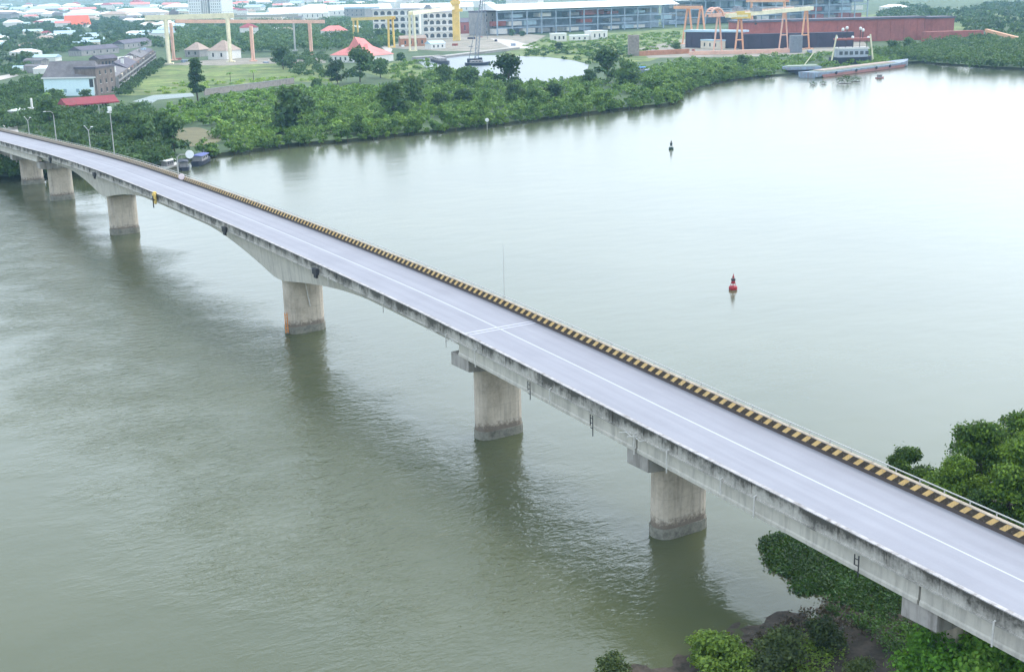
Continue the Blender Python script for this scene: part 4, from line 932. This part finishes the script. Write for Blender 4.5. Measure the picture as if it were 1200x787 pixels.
for x, z in ((-.48, 1.0), (-.3, 1.28), (-.18, 1.33), (.22, 1.3), (.3, 1.24), (.47, .98), (.0, 1.0)):
    mb = MB(); mb.lathe([(.1, -1.1), (.95, -1.0), (1.05, .4), (.6, 1.0), (.05, 1.15)], (L*x, -2.5), 10); me = mb.mesh('drum', M['white_paint'], True); me.transform(Matrix.Translation((0, 0, h*z-1.0))); dr = link('drum', me, o)
    mb = MB(); mb.box(L*x-.25, L*x+.25, -2.7, -2.3, h*.92, h*z-1.6); mb.build('stand', M['dark_steel'], dr)
# slanting poles and small float off the barge
small_boat(at(1031, 92, 0), .3, 6, 2.2, .5, M['boat_red'], M['boat_dark'], 'tiny red skiff on the water in front of the blue barge', False)

# ------------------------------------------------------------------ vegetation of the far bank
for i in range(5): proto('mangrove_%d' % i, [5.5, 6.5, 7.5, 5, 8][i], [3.6, 3.8, 4.2, 3.4, 4.0][i], L_MANG, 11, 330, .62, .12, 30+i)
for i in range(3): proto('dark_tree_%d' % i, [12, 14, 11][i], [7.2, 7.6, 7.0][i], L_DARK, 22, 1500, .75, .06, 60+i)
proto('column_tree', 27, 4.6, L_DARK, 44, 4200, .75, .02, 77, .16, 1.45)
def palm_meshes():
    V = []
    for k in range(13):
        a = 2*PI*k/13+rng.uniform(-.2, .2); L = rng.uniform(3.2, 4.2); up = rng.uniform(.2, .9); pv = None
        for j in range(6):
            t = j/5; x = L*t; z = 7.2+up*x*.9-.26*x*x*(1.1-up*.3); w = .55*math.sin(PI*min(1, t*.9+.1))+.05
            q = (np.array([math.cos(a)*x-math.sin(a)*w, math.sin(a)*x+math.cos(a)*w, z-.12]), np.array([math.cos(a)*x+math.sin(a)*w, math.sin(a)*x-math.cos(a)*w, z-.12]))
            if pv is not None: V.append([pv[0], pv[1], q[1], q[0]])
            pv = q
    mb = MB(); mb.tube([(0, 0, -.5), (.2, .1, 3.5), (0, 0, 7.3)], [.28, .2, .16], 7)
    return quads_mesh('palm_crown', np.array(V), L_BANANA), mb.mesh('palm_trunk', M['trunk'], True)
PROTO['palm'] = palm_meshes()

land_poly = [(p.x, p.y) for p in top]
def sdist(x, y, poly, closed=False):
    """distance to an open shoreline"""
    best = 1e9
    for i in range(len(poly)-1):
        ax, ay = poly[i]; bx, by = poly[i+1]; dx, dy = bx-ax, by-ay
        t = max(0, min(1, ((x-ax)*dx+(y-ay)*dy)/(dx*dx+dy*dy+1e-9))); best = min(best, math.hypot(x-ax-dx*t, y-ay-dy*t))
    return best
# mangroves: rows following the shore
spots = []
seg = [Vector((p.x, p.y, 0)) for p in land_ring(0, -1.5)]
def along(i0, i1, step):
    out = []
    for i in range(i0, i1):
        a, b = seg[i], seg[i+1]; n_ = max(1, int((b-a).length/step))
        t = (b-a).normalized(); nn = Vector((-t.y, t.x, 0))
        for k in range(n_): out.append((a+(b-a)*((k+rng.random())/n_), nn))
    return out
i0, i1 = SHORE.index((235, 187)), SHORE.index((905, 90))
for row, (off, step, sc_) in enumerate(((-3.6, 4.3, .60), (1.0, 6.0, .85), (7, 7.6, 1.05), (14, 9.5, 1.15))):
    for p, nn in along(i0, i1, step):
        if row >= 2 and p.x < -60: continue
        spots.append((p+nn*(off+rng.uniform(-1.6, 1.8)), sc_*rng.uniform(.75, 1.25)))
rng.shuffle(spots); spots.sort(key=lambda q: q[0].y); spots = spots[:255]
for p, s_ in spots:
    plant_tree('mangrove_%d' % rng.randrange(5), (p.x, p.y, LZ-.8), s_, 'mid green mangrove tree in the dense belt along the far river bank', 'mangrove trees along the far river bank', 'mangrove_tree')
def stuff(name, V, m): return tag(link(name, quads_mesh(name, np.concatenate(V), m)), kind='stuff')
def in_poly(x, y, poly):
    r_ = False; j = len(poly)-1
    for i in range(len(poly)):
        if (poly[i][1] > y) != (poly[j][1] > y) and x < (poly[j][0]-poly[i][0])*(y-poly[i][1])/(poly[j][1]-poly[i][1])+poly[i][0]: r_ = not r_
        j = i
    return r_
def px_points(poly_px, n):
    xs, ys = [q[0] for q in poly_px], [q[1] for q in poly_px]; out = []
    # uniform over the ground, not over the picture
    P = [at(x, y, LZ) for x, y in poly_px]; gx, gy = [p.x for p in P], [p.y for p in P]; PP = [(p.x, p.y) for p in P]
    while len(out) < n:
        x, y = rng.uniform(min(gx), max(gx)), rng.uniform(min(gy), max(gy))
        if in_poly(x, y, PP): out.append((x, y))
    return out
def clumps(poly_px, n, r, h, nleaf, leaf, z=LZ, upright=0.0):
    V = []
    for x, y in px_points(poly_px, n):
        rr = r*rng.uniform(.6, 1.35); hh = h*rng.uniform(.6, 1.4)
        cs = [(x+rng.uniform(-.4, .4)*rr, y+rng.uniform(-.4, .4)*rr, z+hh*.5), (x+rng.uniform(-.6, .6)*rr, y+rng.uniform(-.6, .6)*rr, z+hh*.35)]
        P, Nn = clump_points(cs, [rr*.7, rr*.75], nleaf, hh/rr*.62); V.append(leaf_quads(P, Nn, leaf, .5))
    return V
# belt of bushes behind the mangroves
stuff('bushes', clumps([(255, 176), (400, 160), (560, 145), (700, 124), (775, 114), (800, 100), (850, 88), (910, 82), (905, 68), (800, 76), (745, 92), (690, 100), (600, 104), (560, 98), (500, 98), (420, 108), (350, 118), (262, 150)], 640, 4.4, 4.6, 80, .85), L_MANG)
stuff('banana_plants', clumps([(190, 150), (232, 146), (262, 155), (300, 165), (400, 153), (560, 135), (560, 118), (430, 104), (330, 104), (250, 116), (215, 122), (190, 130)], 620, 2.7, 3.4, 48, .95), L_BANANA)
stuff('riverside_scrub', clumps([(745, 84), (800, 72), (930, 68), (1000, 62), (1085, 60), (1075, 71), (1010, 78), (930, 86), (860, 92), (800, 100)], 260, 4.2, 3.6, 60, .9), L_MANG)
stuff('bushes', clumps([(1020, 66), (1090, 54), (1150, 48), (1250, 48), (1300, 88), (1200, 83.5), (1165, 82), (1100, 77), (1075, 74)], 520, 6, 7.5, 90, 1.1), L_DARK)
stuff('bushes', clumps([(-40, 128), (20, 128), (24, 120), (60, 112), (90, 134), (172, 128), (182, 150), (196, 180), (190, 188), (120, 185), (60, 160), (30, 150), (-40, 160)], 330, 3.8, 5.2, 90, .85), L_DARK)
stuff('bushes', clumps([(-80, 172), (60, 168), (130, 176), (205, 188), (185, 198), (120, 204), (60, 207), (0, 213), (-80, 216)], 260, 4.2, 5.5, 90, .85), L_DARK)
stuff('bushes', clumps([(440, 88), (470, 72), (500, 70), (545, 92), (560, 98), (500, 100)], 50, 3.5, 3.2, 60, .9), L_MANG)
stuff('distant_woods', clumps([(-60, 92), (30, 84), (50, 66), (90, 60), (150, 52), (190, 60), (190, 40), (220, 20), (120, 18), (-60, 24)], 1300, 9, 9, 46, 2.2), L_DARK)
stuff('distant_woods', clumps([(200, 64), (300, 60), (420, 62), (470, 50), (470, 30), (400, 26), (290, 28), (200, 26)], 620, 9, 10, 50, 2.0), L_DARK)
stuff('distant_woods', clumps([(-60, 22), (300, 16), (600, 6), (600, 0), (200, 6), (-60, 12)], 700, 26, 14, 34, 5), L_DARK)
stuff('distant_woods', clumps([(1020, 24), (1130, 30), (1130, 45), (1260, 45), (1260, 5), (1160, 6), (1120, 18), (1060, 8)], 380, 11, 10, 44, 2.6), L_DARK)
stuff('distant_woods', clumps([(500, 3), (1260, -10), (1260, -18), (500, -2)], 320, 40, 20, 26, 8), L_DARK)
stuff('bushes', clumps([(500, 97), (560, 95), (600, 103), (660, 104), (700, 100), (690, 92), (655, 101), (605, 101), (560, 91), (520, 87), (500, 90)], 70, 4.5, 5.5, 110, .85), L_MANG)
stuff('bushes', clumps([(590, 66), (650, 57), (720, 52), (760, 60), (740, 74), (690, 78), (672, 72), (640, 67)], 110, 3.6, 2.6, 60, .9), L_MANG)
for i in range(46):
    px = rng.uniform(300, 790); py = 178-(px-250)*.112-rng.uniform(6, 26)
    plant_tree('dark_tree_%d' % rng.randrange(3) if rng.random() < .35 else 'mangrove_%d' % rng.randrange(5), at(px, py, LZ-.5), rng.uniform(.6, .95) if i % 3 else rng.uniform(1.1, 1.6), 'taller tree rising out of the bushes behind the far river bank', 'taller trees behind the far river bank', 'bank_tree')
stuff('bushes', clumps([(600, 58), (640, 46), (700, 44), (795, 38), (800, 56), (745, 64), (690, 66), (640, 64)], 230, 3.6, 2.2, 60, .9), L_MANG)
stuff('bushes', clumps([(137, 112), (139, 106), (184, 72), (194, 74), (164, 97), (148, 114)], 110, 3.4, 4.2, 80, .8), L_DARK)
stuff('bushes', clumps([(-20, 126), (10, 100), (50, 92), (52, 112), (60, 118), (30, 124)], 150, 3.4, 4.2, 90, .8), L_MANG)
stuff('bushes', clumps([(20, 92), (52, 66), (95, 60), (150, 52), (185, 54), (190, 46), (120, 50), (50, 60), (0, 86)], 190, 4.5, 5.5, 80, 1.1), L_DARK)
stuff('bushes', clumps([(300, 76), (330, 66), (382, 62), (390, 78), (396, 92), (345, 92), (335, 82)], 90, 4.0, 4.2, 80, .9), L_DARK)
stuff('bushes', clumps([(196, 66), (262, 64), (380, 60), (380, 42), (330, 40), (205, 40)], 330, 6.5, 8.5, 90, 1.3), L_DARK)
stuff('bushes', clumps([(430, 66), (470, 52), (450, 44), (425, 44), (412, 60)], 90, 4.5, 5.0, 80, 1.0), L_DARK)
stuff('bushes', clumps([(160, 110), (200, 99), (240, 96), (330, 92), (398, 90), (398, 97), (345, 96), (262, 101), (215, 112)], 90, 2.4, 1.5, 60, .6), L_BANANA)
# stacks of plate and stock on the yard
for i in range(34):
    px, py = rng.choice([(rng.uniform(452, 610), rng.uniform(44, 57)), (rng.uniform(200, 370), rng.uniform(70, 74)), (rng.uniform(760, 1000), rng.uniform(60, 65))])
    p = at(px, py, LZ); o = empty('steel_stack', p, rng.uniform(0, 3), 'rusty stack of steel stock lying on the shipyard ground', 'stack', 'steel stacks about the shipyard')
    w_, d_, h_ = rng.uniform(3, 9), rng.uniform(2, 4), rng.uniform(.8, 2.6); mb = MB()
    for k in range(4): mb.box(-w_/2+rng.uniform(-.4, .4), w_/2+rng.uniform(-.4, .4), -d_/2, d_/2, h_*k/4+.02*k, h_*(k+1)/4)
    mb.build('plates', M[rng.choice(['rust', 'rust_dark', 'wall_grey', 'brick', 'boat_blue', 'roof_white'])], o)
    mb = MB(); mb.box(-w_*.3, -w_*.2, -d_/2-.2, d_/2+.2, -.3, .0); mb.box(w_*.2, w_*.3, -d_/2-.2, d_/2+.2, -.3, .0); mb.build('bearers', M['trunk'], o)
# single trees one can tell apart
plant_tree('column_tree', at(232, 119, LZ), .98, 'tall dark column shaped tree standing alone on the meadow edge', None, 'column_tree')
for px, py, s_, lb in ((548, 106, 1.35, 'dark spreading tree by the dock, left one of two'), (596, 107, 1.5, 'dark spreading tree by the dock, right one of two'), (520, 104, 1.0, 'smaller dark tree left of the two dock trees'),
                       (422, 97, 1.6, 'big dark tree right below the red roof house'), (446, 92, 1.3, 'dark tree to the right of the red roof house'), (396, 100, 1.1, 'dark tree in front of the red roof house'), (372, 106, .7, 'low dark tree left below the red roof house'),
                       (380, 28, 1.1, 'dark leafy tree above the villa'), (332, 82, 1.25, 'dark tree at the right edge of the meadow'), (342, 79, .8, 'smaller dark tree beside the meadow'), (712, 98, 1.5, 'tall dark tree at the right end of the dock basin'), (735, 100, 1.2, 'dark tree right of the dock basin'),
                       (690, 101, .8, 'loose dark tree at the corner of the dock basin'), (102, 118, .62, 'dark tree in front of the blue wall'), (64, 117, .45, 'small tree at the left of the blue wall'), (793, 63, .75, 'round dark bush tree beside the orange slipway wall'),
                       (600, 43, .7, 'dark tree before the steel shed, left'), (612, 44, .7, 'dark tree before the steel shed, second'), (655, 59, .7, 'small tree below the white shed'), (1090, 22, 1.4, 'dark hazy tree behind the square hull block'), (1045, 63, 1.0, 'dark tree right of the working vessel'), (1065, 60, .9, 'green tree below the long red hull'),
                       (870, 79, .7, 'bushy tree at the foot of the slipway'), (190, 160, .9, 'dark tree left of the fallow plot'), (168, 176, 1.1, 'dark tree above the bridge behind the tallest lamp post'), (205, 182, 1.0, 'dark tree on the bank above the moored boats'), (145, 160, 1.0, 'dark tree right of the tallest lamp post'), (60, 150, 1.1, 'dark tree beside the one armed lamp post'), (470, 74, .8, 'dark tree right of the pale track'), (445, 48, .9, 'dark tree behind the small yellow gantry')):
    plant_tree('dark_tree_%d' % rng.randrange(3), at(px, py, LZ-.3), s_, lb, None, 'tree')
for px, py, s_, lb in ((270, 96, .85, 'small palm on the meadow, left one of two'), (297, 94, .95, 'small palm on the meadow, right one of two'), (72, 117, .8, 'thin palm in front of the pale blue wall'), (56, 122, .85, 'palm at the left corner of the blue building'), (1158, 20, 1.2, 'hazy palm behind the orange ramp')):
    plant_tree('palm', at(px, py, LZ), s_, lb, None, 'palm_tree', 'palm')
# islets of reed in front of the barge
for px, py, w_, lb in ((990, 98, 1.0, 'largest clump of reeds in the water before the barge'), (1003, 96, .7, 'clump of reeds touching the right side of the largest one'), (965, 99, .42, 'small dark reed tuft, right of the two lonely tufts'), (953, 100, .45, 'small dark reed tuft, leftmost in the water')):
    p = at(px, py, 0); o = empty('reed_clump', p, 0, lb, 'plant'); P, Nn = clump_points([(0, 0, .8), (3, .5, .6), (-3.2, .3, .6), (-1, -1, 1.6)], [3, 2.4, 2.4, 1.6], 260, .75)
    link('foliage', quads_mesh('reed_foliage', leaf_quads(P*np.array([1, 1, 2.1]), Nn, .55, .4)*w_, L_DARK), o); mb = MB(); mb.lathe([(4.5*w_, -.5), (4.2*w_, .05), (2*w_, .3)], (0, 0), 14); mb.build('mud_base', M['mud'], o)

# ------------------------------------------------------------------ near bank
NB = [at(x, y, 0) for x, y in ((640, 800), (700, 786), (770, 772), (815, 748), (850, 738), (885, 728), (915, 712), (950, 706), (985, 690), (1010, 668), (1030, 648), (1042, 630), (1060, 612), (1085, 606), (1110, 590), (1150, 570), (1215, 560), (1300, 560))]
nb2 = [(p.x, p.y) for p in NB]; ring = nb2+[(nb2[-1][0]+60, 60), (0, 40), (-25, 60)]
ring = nb2+[(nb2[-1][0]+10, 40), (nb2[0][0]-10, 40)]
def near_h(x, y):
    d_ = sdist(x, y, nb2); ins = in_poly(x, y, ring)
    sd = (d_ if ins else -d_)+.8*math.sin(x*.31+y*.17)+.5*math.sin(y*.53-x*.42+1)+.25*math.sin(x*1.1+y*.8); ins = sd > 0; d_ = abs(sd)
    if ins: return -.05+min(1.6, d_*.045)+.10*math.sin(x*.9+y*.35)*math.sin(y*1.1-x*.2)*min(1, d_*.3)+rng.uniform(-.04, .04)
    return max(-1.2, -.05-d_*.12)
xs = frange(min(q[0] for q in ring)-6, max(q[0] for q in nb2)+6, 1.1); ys = frange(60, max(q[1] for q in ring)+8, 1.1)
mb = MB(); nx = len(xs)
for yv in ys:
    for xv in xs: mb.v.append((xv, yv, near_h(xv, yv)))
for j in range(len(ys)-1):
    for i in range(nx-1): mb.f.append((j*nx+i, j*nx+i+1, (j+1)*nx+i+1, (j+1)*nx+i))
tag(mb.build('mud_flat', M['mud'], None, True), kind='structure')
proto('near_tree_a', 10.5, 5.3, L_NEAR, 30, 15000, .18, .14, 101, .2, .80)
proto('near_tree_b', 9, 4.2, L_NEAR, 24, 11000, .18, .14, 102, .2, .80)
proto('near_tree_c', 12.5, 5.3, L_NEAR, 32, 16000, .19, .14, 103, .2, .78)
proto('bright_tree', 5.0, 4.4, L_BRIGHT, 34, 10000, .19, .03, 104)
proto('bush', 2.6, 2.6, L_BUSH, 18, 4200, .16, .02, 105)
proto('olive_bush', 2.6, 2.8, leafmat('olive_leaves', (.02,.035,.012), (.06,.09,.025), (.13,.17,.05), .25, .5), 16, 3600, .16, .02, 106)
proto('sapling', 3.2, 1.3, L_DARK, 8, 420, .14, .15, 107)
for k, px, py, s_, lb in (('near_tree_b', 1060, 604, .95, 'round dark green tree alone beyond the barrier, left of the big trees'), ('near_tree_a', 1120, 622, .90, 'dark tree at the left of the big tree group beyond the bridge'), ('near_tree_c', 1146, 604, 1.0, 'tallest yellow green tree in the group beyond the bridge'),
                    ('near_tree_b', 1182, 640, 1.1, 'bright green tree low behind the barrier at the right edge'), ('near_tree_a', 1192, 590, 1.12, 'dark tree at the right edge, top of the group beyond the bridge'), ('near_tree_c', 1215, 625, 1.1, 'big tree cut by the right edge of the picture'), ('near_tree_b', 1150, 645, .8, 'low shaded tree close behind the barrier')):
    plant_tree(k, at(px, py, .6), s_, lb, None, 'tree', 'tree')
for k, px, py, s_, lb in (('bright_tree', 1106, 806, 1.15, 'bright green bush tree growing under the bridge at the bottom right'), ('bright_tree', 1162, 822, 1.2, 'bright green bush at the bottom right corner below the girder'), ('bright_tree', 1215, 845, 1.1, 'green bush just inside the right bottom corner'),
                    ('bush', 838, 784, 1.25, 'light yellow green bush at the bottom edge, left one of the bank'), ('bush', 870, 792, .9, 'light green bush at the bottom edge, right beside the larger one'), ('olive_bush', 918, 775, 1.1, 'olive green bush on the mud bank right of the light bushes'), ('olive_bush', 962, 762, 1.0, 'olive bush on the mud bank nearest the middle of the mud'), ('olive_bush', 900, 795, .9, 'low olive bush at the bottom edge of the mud bank'), ('olive_bush', 717, 792, .75, 'small olive bush alone at the bottom edge in the water'), ('olive_bush', 1010, 796, .7, 'olive bush at the bottom edge below the mud'),
                    ('sapling', 975, 728, .7, 'small leafy sapling standing on the mud'), ('sapling', 968, 736, .55, 'smaller sapling beside the leafy one on the mud'), ('sapling', 1010, 742, .4, 'tiny sapling in the middle of the mud')):
    plant_tree(k, at(px, py, .15), s_, lb, None, 'bush' if k != 'sapling' else 'sapling', 'bush' if k != 'sapling' else 'sapling', None, 1.15 if k.endswith('bush') else 1)
p = at(938, 735, .1); o = empty('dead_stick', p, 0, 'bare dark stick with one side branch standing in the shallows', 'stick')
mb = MB(); mb.tube([(0, 0, -.6), (.05, 0, 1.7)], [.06, .04], 5); mb.build('stem', M['trunk'], o); mb = MB(); mb.tube([(.04, 0, 1.35), (.9, .1, 1.5)], [.035, .02], 5); mb.build('branch', M['trunk'], o)
def weed(poly_px, n, hmax, leaf=.22):
    V = []
    for x, y in px_points(poly_px, n):
        k = 26; P = np.stack([np.full(k, x)+nr.normal(size=k)*.55, np.full(k, y)+nr.normal(size=k)*.55, np.abs(nr.normal(size=k))*hmax*.45+.06], 1)
        Nn = nr.normal(size=(k, 3))*.6+np.array([0, 0, 1]); Nn /= np.linalg.norm(Nn, axis=1, keepdims=True); V.append(leaf_quads(P, Nn, leaf, .6))
    return V
stuff('water_weed', weed([(899, 622), (918, 616), (950, 622), (985, 640), (1020, 655), (1060, 680), (1085, 705), (1075, 735), (1040, 716), (1015, 702), (985, 690), (970, 676), (940, 680), (936, 664), (908, 652)], 2600, .30, .2), L_WEED)
stuff('bank_scrub', weed([(830, 775), (900, 748), (960, 735), (985, 750), (960, 800), (830, 800)], 420, .9, .15), L_BUSH)
stuff('bank_scrub', weed([(985, 700), (1075, 730), (1130, 760), (1200, 790), (1200, 812), (1120, 800), (1060, 770)], 420, .7, .15), L_WEED)
stuff('dead_litter', weed([(880, 735), (950, 700), (1010, 675), (1060, 735), (1130, 765), (1100, 800), (980, 800), (900, 800)], 260, .25, .16), leafmat('dry_litter', (.03,.022,.015), (.08,.06,.04), (.2,.16,.11), .1, .5))
stuff('bank_scrub', weed([(1045, 625), (1090, 600), (1260, 600), (1260, 720), (1120, 680)], 900, 1.4, .28), L_NEAR)

# ------------------------------------------------------------------ haze, sky, sun, camera
t = NT('haze_air'); v = t.n('ShaderNodeVolumeScatter', Density=1/11000.0, Anisotropy=.0); v.inputs['Color'].default_value = (.40, .72, 1.0, 1); t.l(v.outputs[0], t.out.inputs['Volume'])
hz = MB().box(-9000, 9000, -300, 13000, -8, 125).build('haze', t.m); tag(hz, kind='stuff')
w = bpy.data.worlds.new('World'); sc.world = w; w.use_nodes = True; nt = w.node_tree; nt.nodes.clear()
SUN_EL, SUN_AZ = R(54), R(52)          # azimuth clockwise from +Y: ahead and to the right, behind thin cloud
SKYV, VEIL_G, VEIL_B = .75, 7.4, 10.0
sky = nt.nodes.new('ShaderNodeTexSky'); sky.sky_type = 'NISHITA'; sky.sun_disc = False; sky.sun_elevation = SUN_EL; sky.sun_rotation = SUN_AZ
sky.air_density = 1.0; sky.dust_density = 4.0; sky.ozone_density = 1.0
def wn(typ, **kw):
    nd = nt.nodes.new(typ)
    for k, v in kw.items(): setattr(nd, k, v)
    return nd
def wmath(op, a_, b_, clamp=False):
    nd = wn('ShaderNodeMath', operation=op); nd.use_clamp = clamp
    for i, x in enumerate((a_, b_)):
        if isinstance(x, (int, float)): nd.inputs[i].default_value = x
        else: nt.links.new(x, nd.inputs[i])
    return nd.outputs[0]
hs = wn('ShaderNodeHueSaturation'); hs.inputs['Saturation'].default_value = .6; hs.inputs['Value'].default_value = SKYV
# thin overcast: a white veil, brightest around the hidden sun ahead and to the right, with soft cloud mottling
tc = wn('ShaderNodeTexCoord'); dt = wn('ShaderNodeVectorMath', operation='DOT_PRODUCT'); dt.inputs[1].default_value = Vector((.74, .60, .30)).normalized()
nt.links.new(tc.outputs['Generated'], dt.inputs[0])
gl = wmath('POWER', wmath('DIVIDE', wmath('ADD', dt.outputs['Value'], .10), 1.1, True), 2.0)
cn = wn('ShaderNodeTexNoise'); cn.inputs['Scale'].default_value = 3.0; cn.inputs['Detail'].default_value = 4; nt.links.new(tc.outputs['Generated'], cn.inputs['Vector'])
sz = wn('ShaderNodeSeparateXYZ'); nt.links.new(tc.outputs['Generated'], sz.inputs[0])
veil = wmath('ADD', wmath('MULTIPLY', gl, VEIL_G), VEIL_B)
veil = wmath('MULTIPLY', veil, wmath('ADD', wmath('MULTIPLY', cn.outputs[0], .35), .82))
er = wn('ShaderNodeValToRGB'); ee = er.color_ramp.elements
while len(ee) < 5: ee.new(.5)
for i_, (p_, c_) in enumerate(((0, .62), (.10, .80), (.30, 1.18), (.6, .92), (1, .55))): ee[i_].position = p_; ee[i_].color = (c_, c_, c_, 1)
nt.links.new(sz.outputs[2], er.inputs[0]); veil = wmath('MULTIPLY', veil, er.outputs[0])
vc = wn('ShaderNodeVectorMath', operation='SCALE'); vc.inputs[0].default_value = (.795, .955, 1.12); nt.links.new(veil, vc.inputs['Scale'])
ad = wn('ShaderNodeVectorMath', operation='ADD'); nt.links.new(hs.outputs[0], ad.inputs[0]); nt.links.new(vc.outputs[0], ad.inputs[1])
bg = nt.nodes.new('ShaderNodeBackground'); bg.inputs[1].default_value = .15
wo = nt.nodes.new('ShaderNodeOutputWorld'); nt.links.new(sky.outputs[0], hs.inputs['Color']); nt.links.new(ad.outputs[0], bg.inputs[0]); nt.links.new(bg.outputs[0], wo.inputs[0])
sl = bpy.data.lights.new('sun', 'SUN'); sl.energy = .9; sl.angle = R(12); sl.color = (1, .96, .9)
so_ = bpy.data.objects.new('sun', sl); col.objects.link(so_)
dv = Vector((math.sin(SUN_AZ)*math.cos(SUN_EL), math.cos(SUN_AZ)*math.cos(SUN_EL), math.sin(SUN_EL)))
so_.rotation_euler = dv.to_track_quat('Z', 'Y').to_euler(); so_.location = dv*200
cd = bpy.data.cameras.new('camera'); cam = bpy.data.objects.new('camera', cd); col.objects.link(cam)
cd.sensor_width = 36; cd.lens = F/1200*36; cd.clip_start = 1; cd.clip_end = 40000
Rm = Matrix((RT, UP, -FW)).transposed().to_4x4(); cam.matrix_world = Matrix.Translation((0, 0, H)) @ Rm
sc.camera = cam
sc.view_settings.view_transform = 'Standard'; sc.view_settings.look = 'None'; sc.view_settings.exposure = 0
sc.cycles.use_denoising = True; sc.cycles.max_bounces = 6; sc.cycles.transparent_max_bounces = 4
sc.cycles.diffuse_bounces = 3; sc.cycles.volume_bounces = 2; sc.cycles.caustics_reflective = False; sc.cycles.caustics_refractive = False
